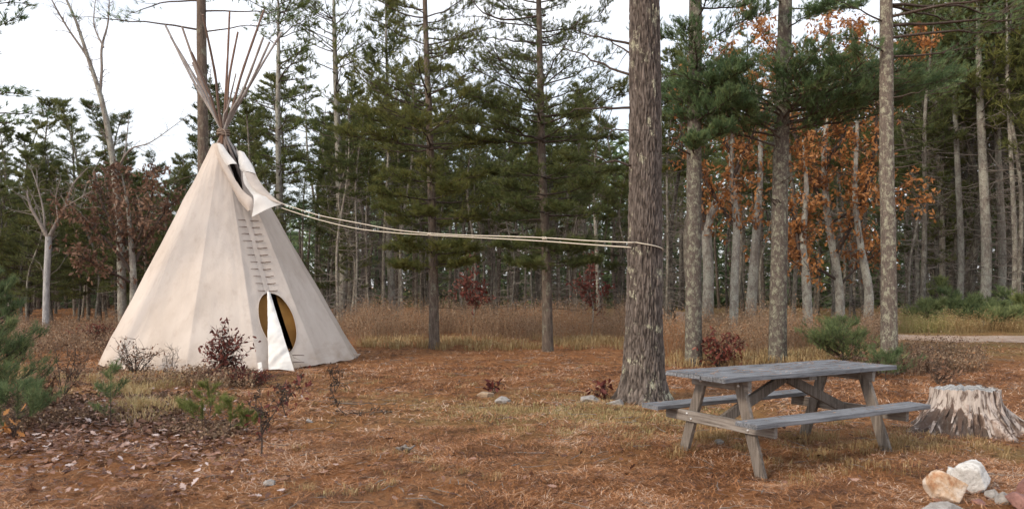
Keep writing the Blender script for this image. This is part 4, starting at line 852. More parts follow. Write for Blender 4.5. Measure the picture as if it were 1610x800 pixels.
cutf = (np.clip((np.cos(A-math.radians(225))-.15)/.4, 0, 1))*np.clip((U-.48-.10*fbm(A*5, 0*A, 0, 1.6, 2))/.06, 0, 1)   # smooth sawn face at the left
rad = rad+(.024*gro+.018*fbm(np.cos(A)*9, np.sin(A)*9, U*2.2, 3.5, 3)-.03*np.clip(-gro-.7, 0, 1))*(1-.85*cutf)*(1-.35*U)-.02*cutf
barkm = np.clip(((.15+.62*np.clip(np.cos(A-math.radians(208)), 0, 1)**.7+.12*fbm(A*6, U*2, 0, 1.5, 3))-U-.12)/.07, 0, 1)*np.clip((np.cos(A-math.radians(208))+.05)/.2, 0, 1)
tint = np.clip(.36-.30*gro+.16*fbm(A*7, U*5, 0, 2, 3), 0, .9)*(1-cutf)+.08*cutf; tint = np.maximum(tint, barkm*(.85+.1*gro))

mb = MB(); mb.add(np.stack([rad*np.cos(A), rad*np.sin(A), zz], -1), grid_faces(nz_, na, True), tint); side = mb
m, nt, b = mat('weathered_stump'); co = N(nt, 'ShaderNodeTexCoord').outputs['Object']
c = ramp(nt, attr(nt), [(0, (.46, .40, .35)), (.22, (.44, .375, .335)), (.42, (.26, .19, .15)), (.65, (.10, .065, .05)), (1, (.09, .075, .065))])
fl2 = noise(nt, 24, 6, co, (1, 1, .16), .72, .6)
c = mixc(nt, ramp(nt, fl2, [(.40, (.9, .9, .9)), (.50, (0, 0, 0))]), c, (.09, .058, .044)); c = mixc(nt, ramp(nt, fl2, [(.55, (0, 0, 0)), (.7, (.7, .7, .7))]), c, (.62, .54, .50))
nt.links.new(c, b.inputs['Base Color']); bump(nt, b, fl2, .9, .02); M['stump'] = m
side.build('stump_side', M['stump'], st)
q_ = np.linspace(1, 0, 26); A4, Q4 = np.meshgrid(a, q_); rt_ = rad[-1][None]*Q4; hol = np.exp(-((rt_*np.cos(A4)-.07)**2/.025+(rt_*np.sin(A4)-.02)**2/.02))
zt = Htop[None]*Q4**.5*1.0+.44*(1-Q4**.5)-.10*hol+.006*fbm(rt_*np.cos(A4), rt_*np.sin(A4), 0, 22, 3)*(Q4 < .99)
m, nt, b = mat('stump_top_wood'); co = N(nt, 'ShaderNodeTexCoord').outputs['Object']
wv2 = N(nt, 'ShaderNodeTexWave', wave_type='RINGS', rings_direction='Z'); wv2.inputs['Scale'].default_value = 9; wv2.inputs['Distortion'].default_value = 3; nt.links.new(co, wv2.inputs['Vector'])
c = ramp(nt, wv2.outputs['Fac'], [(0, (.20, .20, .20)), (1, (.36, .36, .355))]); c = mixc(nt, ramp(nt, attr(nt), [(.2, (0, 0, 0)), (.7, (1, 1, 1))]), c, (.05, .045, .042)); nt.links.new(c, b.inputs['Base Color']); bump(nt, b, wv2.outputs['Fac'], .5, .01)
mb = MB(); mb.add(np.stack([rt_*np.cos(A4), rt_*np.sin(A4), zt], -1), grid_faces(26, na, True), hol); mb.build('stump_top', m, st)
mb = MB(); r = np.random.default_rng(2)
for _ in range(60):                                                  # loose splinters of bark standing off the side
    i = r.integers(0, na); u0 = r.uniform(.15, .8); R_ = rad[int(u0*nz_), i]+.004; l = r.uniform(.05, .14); aa_ = a[i]; zc_ = u0*.42; w_ = r.uniform(.008, .02)
    d = np.array((math.cos(aa_), math.sin(aa_), 0)); t = np.array((-d[1], d[0], 0)); p = d*R_+np.array((0, 0, zc_)); s_ = rad[max(0, int(u0*nz_)-20), i]-R_
    mb.add([p-t*w_, p+t*w_, p+t*w_*.7-(0, 0, l)+d*(s_*.6+.03), p-t*w_*.7-(0, 0, l)+d*(s_*.6+.03)], [[0, 1, 2, 3]], r.uniform(.2, .9))
tag(mb.build('bark_splinters', M['stump'], st), kind='stuff')

# ------------------------------------------------------------------ rocks
def rock(px, py, Y, size, seed, matn, label, name='rock', cat='rock', group=None, sq=(1, 1, 1), rz=0., flat=17):
    r = np.random.default_rng(seed); import bmesh
    bm = bmesh.new(); bmesh.ops.create_icosphere(bm, subdivisions=5, radius=1); v = np.array([x.co[:] for x in bm.verts]); f = np.array([[y.index for y in x.verts] for x in bm.faces]); bm.free()
    pl = unit(r.normal(size=(flat, 3))); dd = r.uniform(.52, .86, flat)
    rr = np.ones(len(v))
    for n_, d_ in zip(pl, dd): c_ = v@n_; rr = np.where(c_ > .05, np.minimum(rr, d_/np.maximum(c_, .05)), rr)
    v = v*(rr*(1+.035*fbm(v[:, 0], v[:, 1], v[:, 2]+seed, 3, 3)+.012*fbm(v[:, 0], v[:, 1], v[:, 2], 12, 2)))[:, None]
    v = v*np.array(size)/2*1.22*np.array(sq); c_, s_ = math.cos(rz), math.sin(rz); v[:, :2] = v[:, :2]@np.array([[c_, s_], [-s_, c_]])
    mb = MB(); mb.add(v, f); p = W(px, py, Y); p[2] = g1(p[0], p[1])+size[2]*(.34 if size[2] > .13 else .22)
    return tag(mb.build(name, M[matn], None, loc=tuple(p)), label, cat, group)
rock(1488, 0, 5.42, (.31, .26, .24), 11, 'rock_orange', 'large orange-stained quartz rock at the front of the fire ring', group='rocks of the fire ring', rz=.4)
rock(1529, 0, 5.72, (.23, .20, .23), 12, 'rock_white', 'chunky white rock behind the orange one', group='rocks of the fire ring', rz=.2)
rock(1506, 0, 5.80, (.14, .12, .19), 19, 'rock_white', 'narrow white rock leaning between the orange and chunky white ones', group='rocks of the fire ring')
rock(1484, 0, 5.12, (.27, .2, .11), 13, 'rock_grey', 'flat pale grey rock in front of the orange one', group='rocks of the fire ring')
rock(1560, 0, 5.55, (.11, .10, .10), 14, 'rock_grey', 'small pale grey rock just right of the white one', group='rocks of the fire ring')
rock(1578, 0, 5.4, (.10, .1, .10), 15, 'rock_grey', 'small grey rock between pale one and dark red one', group='rocks of the fire ring')
rock(1606, 0, 5.27, (.16, .2, .14), 16, 'rock_red', 'dark purplish red rock at the corner of the fire ring', group='rocks of the fire ring')
rock(1625, 0, 5.6, (.24, .2, .17), 17, 'rock_red', 'brown-red rock cut by the frame behind the dark red one', group='rocks of the fire ring')
rock(1538, 0, 5.35, (.10, .09, .07), 18, 'rock_red', 'small dark stone wedged behind the flat grey rock', group='rocks of the fire ring')
rock(968, 0, 10.05, (.22, .16, .10), 21, 'rock_grey', 'flat pale rock at the left foot of the thick pine', group='rocks half buried in the needles')
rock(928, 0, 10.4, (.26, .2, .10), 22, 'rock_grey', 'low pale rock in the grass left of the thick pine', group='rocks half buried in the needles')
rock(765, 0, 10.6, (.22, .18, .11), 23, 'rock_tan', 'tan stone in the thin grass between tipi and thick pine', group='rocks half buried in the needles')
rock(790, 0, 10.2, (.19, .15, .11), 24, 'rock_grey', 'pale grey stone beside the tan stone', group='rocks half buried in the needles')
rock(1194, 0, 7.05, (.07, .05, .05), 25, 'rock_tan', 'pebble-sized tan stone under the picnic table', group='rocks half buried in the needles')
rock(1132, 0, 7.5, (.09, .06, .05), 26, 'rock_grey', 'small light stone left of the near table leg', group='rocks half buried in the needles')
rock(486, 0, 8.7, (.08, .06, .05), 27, 'rock_grey', 'little grey stone in the needles in front of the tipi', group='rocks half buried in the needles')
rock(424, 0, 6.0, (.09, .07, .05), 28, 'rock_grey', 'small dull stone near the oak seedling', group='rocks half buried in the needles')

# ------------------------------------------------------------------ bushes, seedlings, saplings
def bush(seed, px, Y, Wd, Ht, label, leaf, nleaf, ls, nst=14, cat='bush', name='leafy_bush', twm='twig', kind='oval', lean=0., group=None, tint=None, top=0.):
    r = np.random.default_rng(seed); x0 = X(px, Y); root = empty(name, ground_at(x0, Y), label, cat, group); wm, lm = MB(), MB()
    az = r.uniform(0, 2*PI, nst); sp = r.uniform(.1, 1, nst)*Wd/2; h = Ht*r.uniform(.5, 1, nst)*(1-.35*(sp/(Wd/2))**2)
    s = np.linspace(0, 1, 7); P = np.stack([(np.cos(az)*sp)[:, None]*s**.8+lean*s, (np.sin(az)*sp*.7)[:, None]*s**.8, h[:, None]*s], -1)+r.normal(size=(nst, 7, 3))*.035*s[:, None]*Ht
    v, f = tubes(P, np.full((nst, 1), .007)*(1-.75*s)[None], 4); wm.add(v, f)
    b = P[:, 2:6].reshape(-1, 3); b = np.repeat(b, 2, 0); d = unit(r.normal(size=b.shape)*[1, 1, .5]+[0, 0, .55]); L = r.uniform(.1, .3, len(b))*Ht
    Q = np.stack([b+d*L[:, None]*t+r.normal(size=b.shape)*.02*t for t in (0, .35, .7, 1)], 1); v, f = tubes(Q, np.array([[.004, .003, .0025, .0018]])*np.ones((len(b), 1)), 3); wm.add(v, f)
    br = wm.build('stems', M[twm], root)
    if nleaf:
        i = r.integers(0, len(Q), nleaf); u = r.uniform(.2, 1, nleaf); p = Q[i, 1]+(Q[i, 3]-Q[i, 1])*u[:, None]+r.normal(size=(nleaf, 3))*.02
        k = p[:, 2] > top*Ht; p = p[k]
        add_leaves(lm, p, unit(r.normal(size=p.shape)+[0, 0, -.4]), ls*r.uniform(.6, 1.2, len(p)), r, kind, tint=None if tint is None else r.uniform(*tint, len(p))); lm.build('leaves', M[leaf], root)
    return root
bush(1, 356, 12.9, .80, 1.02, 'bushy bronze-brown shrub with curled leaves in front of the tipi', 'leaf_maroon', 560, .080, 22, top=.15, tint=(0, .9))
bush(2, 212, 13.6, 1.05, .72, 'sparse twiggy shrub with few small leaves at the tipi left corner', 'leaf_bronze', 130, .06, 20, tint=(.2, .8))
bush(3, 268, 13.3, .5, .62, 'bare thin twigs standing against the tipi canvas', None, 0, 0, 7, twm='twig_grey')
bush(4, 390, 12.0, 1.1, .30, 'low dark red huckleberry patch before the tipi door', 'leaf_maroon', 700, .045, 40, tint=(0, .7), name='low_shrub')
bush(5, 330, 12.3, .9, .26, 'low red-brown huckleberry patch left of the darker one', 'leaf_maroon', 420, .045, 30, tint=(.1, .8), name='low_shrub')
bush(6, 1128, 15.0, 1.15, .78, 'maroon-leaved shrub behind the left end of the picnic table', 'leaf_maroon', 380, .10, 20, tint=(.0, 1), kind='oak')
bush(7, 950, 10.6, .55, .34, 'small wine-red leafy seedling at the foot of the thick pine', 'leaf_maroon', 44, .10, 5, kind='oak', name='oak_seedling', cat='seedling', tint=(0, .5))
bush(8, 776, 10.9, .40, .30, 'small wine-red leafy seedling by the tan stone', 'leaf_maroon', 26, .10, 4, kind='oak', name='oak_seedling', cat='seedling', tint=(0, .5))
bush(9, 1370, 13.0, .9, .62, 'brown-leaved shrub at the foot of the rightmost near pine', 'leaf_bronze', 240, .08, 16)
bush(10, 1475, 12.2, .7, .45, 'dry brown shrub with pale curled leaves left of the stump', 'leaf_bronze', 130, .07, 14, tint=(.4, 1))
bush(11, 100, 10.6, .6, .85, 'tall bare brown stems beside the young pine at the left', 'leaf_bronze', 40, .10, 8, kind='oak')
bush(12, 60, 9.6, .8, .45, 'reddish oak sprout with drooping leaves below the young pine', 'leaf_bronze', 90, .13, 9, kind='oak')
bush(13, 20, 7.7, .4, .3, 'small sprout with bright orange leaves at the left edge', 'leaf_orange', 14, .10, 4, kind='oak', tint=(.6, .85))
bush(14, 300, 24, 1.4, 1.1, 'bare grey brush left behind the tipi', 'leaf_bronze', 80, .08, 16)
bush(15, 150, 22, 1.8, .6, 'low reddish brush patch left of the tipi', 'leaf_maroon', 400, .07, 30, tint=(.2, .8))
bush(16, 195, 17.5, 1.6, .6, 'brownish brush touching the tipi at its left', 'leaf_bronze', 250, .07, 24)
def oak_sapling():
    Y = 7.0; f0 = np.array(ground_at(X(411, Y), Y)); q = lambda L: [f0+np.array(p) for p in L]
    broad(71, 'oak_sapling', [(q([(0, 0, -.02), (.005, 0, .16), (-.005, 0, .3), (.0, 0, .48)]), [.009, .008, .006, .003]), (q([(.005, 0, .2), (.07, .02, .33), (.15, .03, .46), (.18, 0, .58)]), [.006, .005, .003, .002]),
      (q([(0, 0, .3), (-.04, 0, .42), (-.05, .02, .52)]), [.004, .003, .002])], 'leaf_maroon', 34, .055, 'leafy-topped oak sapling with dark forked stem in the foreground', 'sapling', 'twig', 3, .16, loc=tuple(f0), tint=(.1, .8))
    Y = 8.9; f0 = np.array(ground_at(X(452, Y), Y)); q = lambda L: [f0+np.array(p) for p in L]
    broad(72, 'oak_sapling', [(q([(0, 0, -.02), (-.06, 0, .2), (-.02, 0, .42)]), [.007, .005, .003]), (q([(-.05, 0, .15), (.06, .0, .3), (.10, .02, .4)]), [.005, .004, .002])], 'leaf_maroon', 50, .08,
      'thin sapling with wine-red leaves just in front of the tipi door', 'sapling', 'twig', 3, .2, loc=tuple(f0), tint=(.3, 1))
    Y = 9.2; f0 = np.array(ground_at(X(550, Y), Y)); q = lambda L: [f0+np.array(p) for p in L]
    broad(73, 'bare_seedling', [(q([(0, 0, -.02), (-.14, 0, .10), (-.22, 0, .34)]), [.006, .004, .002]), (q([(0, 0, .02), (.2, 0, .03), (.45, .1, .02)]), [.005, .004, .002])], None, 0, 0, 'bare bent twig sprouting from the open needle floor', 'seedling', 'twig', 3, .12, loc=tuple(f0))
    Y = 11; f0 = np.array(ground_at(X(527, Y), Y)); q = lambda L: [f0+np.array(p) for p in L]
    broad(74, 'bare_seedling', [(q([(0, 0, -.02), (-.02, 0, .18), (-.06, 0, .33)]), [.006, .005, .002]), (q([(0, 0, .02), (.06, 0, .15), (.05, 0, .3)]), [.005, .004, .002])], None, 0, 0, 'tiny bare forked seedling right of the tipi door', 'seedling', 'twig', 3, .12, loc=tuple(f0))
oak_sapling()
def seedling(seed, px, Y, H, label, need='needle_young', n=14, L=.2, tl=.07, w=.0035, K=18, q=3, cat='pine seedling', name='pine_seedling', group='young pines in the clearing', nt=4, start=.3, lean=0., tint=(.1, .9), z0=.12, rad=.007, tw=.4):
    r = np.random.default_rng(seed); x0 = X(px, Y); root = empty(name, ground_at(x0, Y), label, cat, group); tm, lm, nm = MB(), MB(), MB()
    path, _ = trunk_tube(tm, [(0, 0, -.03), (lean*.4, 0, H*.5), (lean, 0, H)], [rad, rad*.7, rad*.3], 6, .02, 0, r, 12); tm.build('trunk', M['twig'], root)
    z = H*np.sort(r.uniform(z0, .92, n)); u = z/H; P = limbs(r, z, r.uniform(0, 2*PI, n), L*(1.1-.75*u)*r.uniform(.6, 1.1, n), np.full(n, .35), np.full(n, .3), 6, .03); P[..., 0] += np.interp(z, path[:, 2], path[:, 0])[:, None]
    pine_part(r, lm, nm, P, np.full(n, rad*.5), nt, tw, q, tl, w, K, start, tint, .6, 4)
    zz_ = np.linspace(.45, 1, 9)*H; add_tufts(nm, np.stack([np.interp(zz_, path[:, 2], path[:, 0]), 0*zz_, zz_], -1), np.tile([0, 0, 1.], (9, 1)), tl, w, K*2, r, 1.0, tint=.6)
    cr = nm.build('crown', M[need], root); lm.build('limbs', M['twig'], cr); return root
seedling(1, 174, 8.3, .62, 'blue-green pine seedling standing alone among fallen leaves', n=10, L=.26, need='needle_young', tint=(0, .35), tl=.075, w=.003)
seedling(2, 332, 9.4, .36, 'yellow-green pine seedling tuft nearest the brown shrub', n=7, L=.2, need='needle_yellow', tint=(.5, 1), lean=-.05)
seedling(3, 318, 8.4, .26, 'low spreading yellow-green pine seedling beside a fallen stick', n=8, L=.32, need='needle_yellow', tint=(.3, .9))
seedling(4, 362, 8.0, .34, 'pale faded pine seedling left of the forked oak sapling', n=7, L=.16, need='needle_yellow', tint=(.5, 1))
seedling(5, 388, 8.0, .24, 'tiny pale pine seedling close to the forked oak sapling', n=6, L=.14, need='needle_yellow', tint=(.5, 1))
seedling(6, -8, 8.9, 1.62, 'large soft young pine filling the lower left edge', n=40, L=.52, tl=.11, w=.0045, K=13, q=4, nt=9, start=.2, cat='young pine', name='young_pine', rad=.025, z0=.05, tint=(.0, .8))
seedling(7, 28, 7.9, .45, 'low dense young pine below the large one at the left', n=18, L=.40, tl=.10, w=.004, K=12, q=3, nt=6, cat='young pine', name='young_pine', tint=(0, .6))
seedling(8, 1325, 14.8, .72, 'broad green young pine behind the picnic table', n=40, L=.80, tl=.10, w=.006, K=10, q=4, nt=9, start=.2, cat='young pine', name='young_pine', rad=.02, z0=.05, tint=(0, .6))
seedling(9, 1392, 12.4, .42, 'low green pine sprig just right of the table end', n=14, L=.5, tl=.11, w=.006, K=10, q=3, nt=5, cat='young pine', name='young_pine', z0=.1, tint=(0, .5))
for j, (px, Y, H) in enumerate([(1460, 27.5, 1.0), (1492, 28, 1.3), (1515, 27.2, .9), (1540, 27.8, 1.1), (1562, 27, .8), (1585, 28, 1.3), (1610, 27.3, 1.1), (1640, 27.6, 1.2), (1478, 30, 1.8), (1575, 26.3, .6)]):
    seedling(80+j, px, Y, H, 'knee-high green young pine lining the far side of the sandy track', n=24, L=.75, tl=.2, w=.018, K=8, q=3, nt=5, cat='young pine', name='young_pine', group='young pines beyond the track', rad=.02, z0=.05, tint=(.1, .9) if j % 3 else (.5, 1))

# ------------------------------------------------------------------ sticks and odd bits lying about
def stick(px, py, L, ang, rad, label, seed, twigs=2, name='fallen_stick', m='twig_grey', cat='stick'):
    r = np.random.default_rng(seed); Y = GY(py); p = np.array(ground_at(X(px, Y), Y)); d = np.array((math.cos(ang), math.sin(ang), 0)); mb = MB()
    s = np.linspace(-.5, .5, 9)[:, None]; pts = p+d*s*L+r.normal(size=(9, 3))*.012*L*[1, 1, .3]; pts[:, 2] = gh(pts[:, 0], pts[:, 1])+rad*.9+.01*L*np.sin(np.arange(9))
    tube1(mb, pts, np.linspace(rad, rad*.5, 9), 7)
    for _ in range(twigs):
        j = r.integers(2, 8); e = pts[j]+np.array((r.normal()*.15, r.normal()*.15, abs(r.normal())*.06))*L*2; tube1(mb, [pts[j], (pts[j]+e)/2+r.normal(size=3)*.01, e], [rad*.5, rad*.35, rad*.2], 5)
    return tag(mb.build(name, M[m]), label, cat, 'sticks lying on the needle floor')
stick(285, 660, .75, .35, .011, 'longest fallen stick, branched, lying between the pine seedlings', 1, 4, m='twig')
stick(575, 636, .8, -.05, .008, 'long thin grey twig lying flat in front of the tipi right side', 2, 2)
stick(1120, 741, .10, .5, .008, 'short pale chip of wood left of the near table leg', 3, 0)
stick(1198, 744, .34, .1, .009, 'dark stick lying at the foot of the near table leg', 4, 1, m='twig')
stick(1262, 727, .14, .1, .006, 'short pale twig right of the near table leg', 5, 0)
stick(1425, 672, .3, .2, .010, 'curled grey stick beside the stump roots', 6, 2)
stick(1578, 752, .30, -.1, .008, 'forked pale stick behind the fire ring rocks', 7, 2)
stick(325, 702, .2, .6, .012, 'stubby dark stick in the foreground needles', 8, 0, m='twig')
stick(590, 728, .16, .9, .008, 'short dark twig pointing up near the grey bark chunk', 9, 0, m='twig')
stick(700, 775, .35, 2.4, .004, 'hair-thin pale twig low in the foreground', 10, 1)
stick(880, 640, .5, .1, .005, 'thin straight twig in the thin grass left of the rope tree', 11, 1)
# small grey weathered wood knot at the middle of the clearing
Yk = GY(709); kr = np.array(ground_at(X(634, Yk), Yk)); mb = MB(); r = np.random.default_rng(8)
for q in range(6):
    e = np.array((math.cos(q*1.1+.4), math.sin(q*1.1+.4), r.uniform(.1, .8)))*r.uniform(.06, .11); tube1(mb, spline([(0, 0, .0), e*.5+r.normal(size=3)*.008, e], 7), np.linspace(.026, .006, 7), 8)
tag(mb.build('wood_knot', M['twig_grey'], loc=tuple(kr+[0, 0, .015])), 'small splayed grey root knot lying alone on the needles', 'driftwood')

# ------------------------------------------------------------------ brush, grass, fallen leaves and needles
def brush(name, label, n, region, h, seed, w=.006, matn='brush', seeds=6, tint=(0, 1)):
    r = np.random.default_rng(seed); P = region(r, n); n = len(P); z = gh(P[:, 0], P[:, 1]); H = h*r.uniform(.35, 1.1, n)*(1+.55*fbm(P[:, 0], P[:, 1], seed, 1.1, 2)); b = np.column_stack([P, z])
    mb = MB(); ln = r.normal(size=(n, 3))*.22; ln[:, 2] = 1; ln = unit(ln); S = unit(r.normal(size=(n, 3))*[1, .3, .1]); t = np.clip(r.uniform(*tint, n)+.3*fbm(P[:, 0], P[:, 1], seed+4, .8, 2), 0, 1)
    mid = b+ln*(H*.55)[:, None]+r.normal(size=(n, 3))*.02; top = b+ln*H[:, None]+r.normal(size=(n, 3))*.06*H[:, None]
    v = np.stack([b-S*w/2, b+S*w/2, mid+S*w/2*.8, mid-S*w/2*.8, top], 1); mb.add(v, np.array([[0, 1, 2, 3]])+np.arange(n)[:, None]*5, np.repeat(t, 5)); mb.f.append(np.array([[3, 2, 4]])+np.arange(n)[:, None]*5); mb.m.append(np.zeros(n, int))
    for k in range(seeds):
        u = r.uniform(.35, 1, n)[:, None]; q = b+(top-b)*u; d = unit(r.normal(size=(n, 3))+[0, 0, .7]); L = (r.uniform(.05, .22, n)*np.minimum(H, 1))[:, None]; s = unit(r.normal(size=(n, 3)))
        mb.add(np.stack([q-s*w*.35, q+s*w*.35, q+d*L], 1).reshape(-1, 3), np.arange(n*3).reshape(-1, 3), np.repeat(np.clip(t+r.normal(size=n)*.15, 0, 1), 3))
        e = q+d*L; sz = r.uniform(.01, .028, n)[:, None]; s2 = unit(np.cross(d, s)); mb.add(np.stack([e-s*sz*.6, e+s2*sz, e+s*sz*.6, e-s2*sz*.8], 1).reshape(-1, 3), np.arange(n*4).reshape(-1, 4), np.repeat(np.clip(t+r.normal(size=n)*.25, 0, 1), 4))
    return tag(mb.build(name, M[matn]), label, kind='stuff')
def wedge(px0, px1, Y0, Y1, edge=1.0):
    """points between two sight-lines, thinning towards the clearing side"""
    def f(r, n):
        Y = r.uniform(Y0, Y1, n*2); px = r.uniform(px0, px1, n*2); x = (px-805)/F*Y
        k = (Y > Y0+(.5+.5*fbm(x, 0*x, px0, .8, 3))*edge) & (r.uniform(0, 1, n*2) < .55+.8*fbm(x, Y, 1, 1.1, 2)); return np.column_stack([x, Y])[k][:n]
    return f
brush('dry_undergrowth', 'dense dry brown weeds along the wood edge from tipi to rope tree', 10500, wedge(430, 1000, 20.3, 29, 3.5), .74, 1, tint=(.3, .95))
brush('dry_undergrowth', 'dry tawny weeds behind the picnic table', 8500, wedge(1030, 1400, 16.6, 26, 2.5), .70, 2, tint=(.35, .95))
brush('dry_undergrowth', 'low reddish-brown weeds between table and sandy track', 2600, wedge(1395, 1545, 13.2, 16.2, 1.2), .33, 3, tint=(.1, .9))
brush('dry_undergrowth', 'low tangled brown brush left of the tipi', 9000, wedge(-60, 300, 14.5, 31, 2), .38, 4, tint=(.1, .9))
brush('dry_undergrowth', 'sparse dry stalks and grass before the tipi', 1300, wedge(60, 400, 11.4, 13.7, 1.2), .19, 5, w=.005, tint=(.2, 1))
brush('dry_undergrowth', 'short weeds beyond the sandy track', 5000, wedge(1390, 1760, 25.2, 29, .4), .5, 6, matn='straw', tint=(.3, 1))
brush('dry_undergrowth', 'tangled purple-brown twigs around the lone seedling', 4200, wedge(-40, 380, 7.1, 10.8, .8), .10, 7, w=.004, tint=(0, .6))

def gtufts(name, label, centers, seed, n_per=60, h=.16, rad=.12, w=.004, tint=(.2, .8), matn='straw'):
    r = np.random.default_rng(seed); c = np.repeat(centers, n_per, 0); n = len(c); a = r.uniform(0, 2*PI, n); q = rad*np.sqrt(r.uniform(0, 1, n))*np.repeat(r.uniform(.5, 1.2, len(centers)), n_per)
    x = c[:, 0]+q*np.cos(a); y = c[:, 1]+q*np.sin(a); b = np.column_stack([x, y, gh(x, y)-.005]); o = np.column_stack([np.cos(a), np.sin(a), 0*a])*.8*(q/rad)[:, None]+r.normal(size=(n, 3))*.35; o[:, 2] = 0
    H = h*r.uniform(.4, 1.1, n)[:, None]; s = unit(np.cross(o+1e-5, [0, 0, 1.]))*w/2; up = np.array([0, 0, 1.]); m1 = b+(o*.35+up*.75)*H; t1 = b+(o*1.1+up*.9)*H
    mb = MB(); v = np.stack([b-s, b+s, m1+s, m1-s, t1], 1); mb.add(v, np.array([[0, 1, 2, 3]])+np.arange(n)[:, None]*5, np.repeat(np.clip(r.uniform(*tint, n), 0, 1), 5)); mb.f.append(np.array([[3, 2, 4]])+np.arange(n)[:, None]*5); mb.m.append(np.zeros(n, int))
    return tag(mb.build(name, M[matn]), label, kind='stuff')
def cpx(lst): return np.array([(X(px, GY(py)), GY(py)) for px, py in lst])
r = np.random.default_rng(77)
def sc(n, px, py, spx, spy): return [(r.normal(px, spx), max(560, r.normal(py, spy))) for _ in range(n)]
gtufts('dry_grass', 'yellow tufts of dry grass before the tipi', cpx(sc(26, 215, 612, 32, 9)+sc(12, 215, 648, 10, 6)+sc(10, 290, 598, 20, 5)+sc(8, 60, 600, 30, 10)+sc(8, 250, 650, 20, 8)), 1, 70, .17, .2, .005, (.4, .95))
gtufts('dry_grass', 'pale dry grass tufts under and around the picnic table', cpx(sc(30, 1300, 690, 80, 14)+sc(16, 1425, 705, 50, 10)+sc(26, 1100, 690, 50, 18)+sc(8, 1540, 706, 20, 6)+sc(14, 1330, 730, 60, 14)), 2, 70, .075, .18, .004, (.1, .7))
gtufts('short_grass', 'thin short green-yellow grass round the foot of the thick pine', cpx(sc(110, 930, 655, 75, 16)+sc(30, 745, 650, 40, 12)+sc(16, 1050, 668, 30, 10)+sc(8, 975, 640, 30, 5)), 3, 60, .055, .22, .004, (.4, 1))
gtufts('short_grass', 'small grass tufts scattered over the open needle floor', cpx([(r.uniform(470, 1000), r.uniform(572, 640)) for _ in range(70)]+[(r.uniform(430, 820), r.uniform(640, 790)) for _ in range(22)]+[(335, 722), (485, 770), (1300, 590), (1580, 722), (700, 590), (370, 705)]), 4, 40, .06, .10, .004, (.1, .9))
gtufts('dry_grass', 'tawny grass fringe in front of the dry weeds', np.array([(X(px, Y), Y) for px, Y in zip(r.uniform(560, 990, 130), r.uniform(18.6, 22, 130))]+[(X(px, Y), Y) for px, Y in zip(r.uniform(1040, 1440, 110), r.uniform(14.5, 17.5, 110))]), 5, 40, .22, .25, .009, (.1, .9))
def fallen_leaves(name, label, px, py, S, seed, kind='oak', tint=None, lift=.026):
    r = np.random.default_rng(seed); Y = GY(np.asarray(py)); x = (np.asarray(px)-805)/F*Y; n = len(x); P = np.column_stack([x, Y, gh(x, Y)+lift*r.uniform(.3, 2.2, n)])
    D = r.normal(size=(n, 3)); D[:, 2] *= .22; mb = MB(); D = unit(D); m = n
    add_leaves_flat(mb, P, D, S*r.uniform(.6, 1.2, n), r, kind, np.clip(r.normal(.5, .25, n), 0, .93) if tint is None else tint); return tag(mb.build(name, M['litter_leaf']), label, kind='stuff')
def add_leaves_flat(mb, P, D, S, r, kind, tint):
    up = unit(np.array([0, 0, 1.])+r.normal(size=P.shape)*.33); U = unit(np.cross(up, D)); V = np.cross(D, U); m = len(P)
    sh = leaf_shape(kind); k = len(sh); cu = r.uniform(-.45, .45, m); fo = r.uniform(-.25, .5, m); rows = []
    for sgn in (-1, 0, 1):
        rows.append(P[:, None]+S[:, None, None]*(D[:, None]*sh[:, 1][None, :, None]+U[:, None]*(sh[:, 0]*sgn)[None, :, None]+V[:, None]*(fo[:, None]*np.abs(sh[:, 0])[None]+cu[:, None]*(sh[:, 1][None]-.5)**2)[..., None]))
    v = np.stack(rows, 1); b = np.arange(m)[:, None]*3*k; i = np.arange(k-1)
    f = np.concatenate([np.stack([b+s*k+i, b+s*k+i+1, b+(s+1)*k+i+1, b+(s+1)*k+i], -1) for s in (0, 1)], 1).reshape(-1, 4); mb.add(v.reshape(-1, 3), f, np.repeat(tint, 3*k))
r = np.random.default_rng(6)
n = 3400; px = np.concatenate([r.normal(110, 120, n), r.uniform(-40, 450, 500), r.normal(330, 60, 450)]); py = np.concatenate([r.normal(668, 32, n), r.uniform(600, 800, 500), r.normal(690, 22, 450)]); k = (py > 585) & (py < 815) & (px > -60) & (px < 560)
fallen_leaves('fallen_leaves', 'drift of curled brown and pale oak leaves at the lower left', px[k], py[k], .078, 1)
px = r.uniform(430, 1620, 420); py = r.uniform(585, 800, 420); fallen_leaves('fallen_leaves', 'oak leaves scattered thinly over the needles', px, py, .065, 2, tint=np.clip(np.random.default_rng(3).normal(.45, .2, 420), 0, .8))
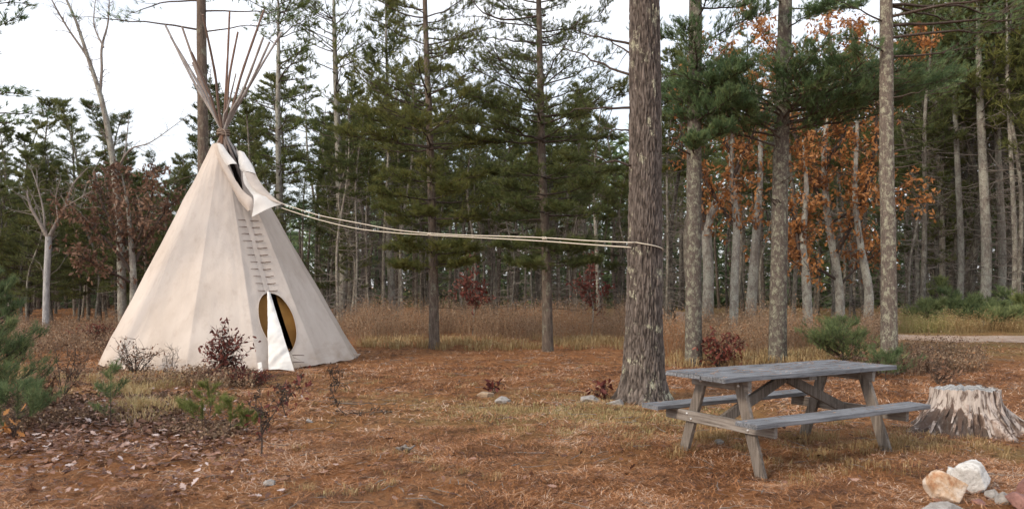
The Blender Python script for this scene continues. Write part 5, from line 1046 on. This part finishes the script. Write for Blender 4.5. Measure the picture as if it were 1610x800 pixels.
def needles(name, label, n, Y0, Y1, L, w, seed, pxr=(-60, 1670)):
    r = np.random.default_rng(seed); Y = np.sqrt(r.uniform(Y0**2, Y1**2, n)); x = (r.uniform(*pxr, n)-805)/F*Y
    k = r.uniform(0, 1, n) < np.clip(.62+.7*fbm(x, Y, 4, 1.9, 3), .12, 1); x, Y = x[k], Y[k]; n = len(x)
    an = fbm(x, Y, 7, .8, 2)*2.5+r.normal(size=n)*.9; d = np.column_stack([np.cos(an), np.sin(an), r.normal(size=n)*.24]); l = L*r.uniform(.5, 1.1, n)[:, None]
    c = np.column_stack([x, Y, gh(x, Y)+micro(x, Y)+r.uniform(.002, .026, n)]); s = np.column_stack([-np.sin(an), np.cos(an), 0*an])*w/2; bend = np.column_stack([-np.sin(an), np.cos(an), np.full(n, .25)])*(r.normal(size=n)[:, None]*.08)*l
    t = np.clip(.45+.30*fbm(x, Y, 2, 3.1, 3)+r.normal(size=n)*.30, 0, 1); v = np.stack([c-d*l/2, c+s+bend, c-s+bend, c+d*l/2], 1)
    mb = MB(); f = np.array([[0, 1, 2], [2, 1, 3]])[None]+np.arange(n)[:, None, None]*4; mb.add(v.reshape(-1, 3), f.reshape(-1, 3), np.repeat(t, 4)); return tag(mb.build(name, M['litter_needle']), label, kind='stuff')
needles('needle_litter', 'orange-brown fallen pine needles in the foreground', 200000, 4.6, 8.5, .11, .0040, 1)
needles('needle_litter', 'orange-brown fallen pine needles in the middle of the clearing', 150000, 8.3, 14.5, .15, .0080, 2)
needles('needle_litter', 'fallen pine needles towards the wood edge', 60000, 14.2, 24, .2, .010, 3)
# twigs and cones too many to count
r = np.random.default_rng(12); n = 900; Y = np.sqrt(r.uniform(4.8**2, 17**2, n)); x = (r.uniform(-40, 1650, n)-805)/F*Y; an = r.uniform(0, PI, n); l = r.uniform(.03, .16, n)
s = np.linspace(-1, 1, 5); P = np.stack([x[:, None]+np.cos(an)[:, None]*l[:, None]*s, Y[:, None]+np.sin(an)[:, None]*l[:, None]*s, 0*s+x[:, None]*0], -1)+r.normal(size=(n, 5, 3))*.006; P[..., 2] = gh(P[..., 0], P[..., 1])+.022+np.abs(P[..., 2])
v, f = tubes(P, r.uniform(.0018, .0045, n)[:, None]*np.array([1, .9, .8, .6, .4])[None], 4); mb = MB(); mb.add(v, f); tag(mb.build('twig_litter', M['twig_grey']), 'little broken twigs scattered over the clearing', kind='stuff')

r = np.random.default_rng(21); mb = MB(); n = 260
u_ = r.uniform(-TL/2, TL/2, n); v_ = np.where(r.uniform(0, 1, n) < .75, r.uniform(-TW/2, TW/2, n), np.sign(r.normal(size=n))*(BO-BW*r.uniform(.05, .95, n))); hz_ = np.where(np.abs(v_) < TW/2, HT, HB)+.004
an = r.uniform(0, PI, n); l = r.uniform(.03, .055, n); d = np.column_stack([np.cos(an)*l, np.sin(an)*l, 0*an]); sN = np.column_stack([-np.sin(an), np.cos(an), 0*an])*.0014; c_ = np.column_stack([u_, v_, hz_])
mb.add(np.stack([c_-d, c_-sN, c_+d, c_+sN+[0, 0, .002]], 1).reshape(-1, 3), np.arange(n*4).reshape(-1, 4), np.repeat(r.uniform(.3, 1, n), 4))
o = mb.build('needles_on_table', M['litter_needle'], None, loc=(TX, TY, 0)); o.rotation_euler.z = TYAW; tag(o, 'stray pine needles lying on the table boards', kind='stuff')
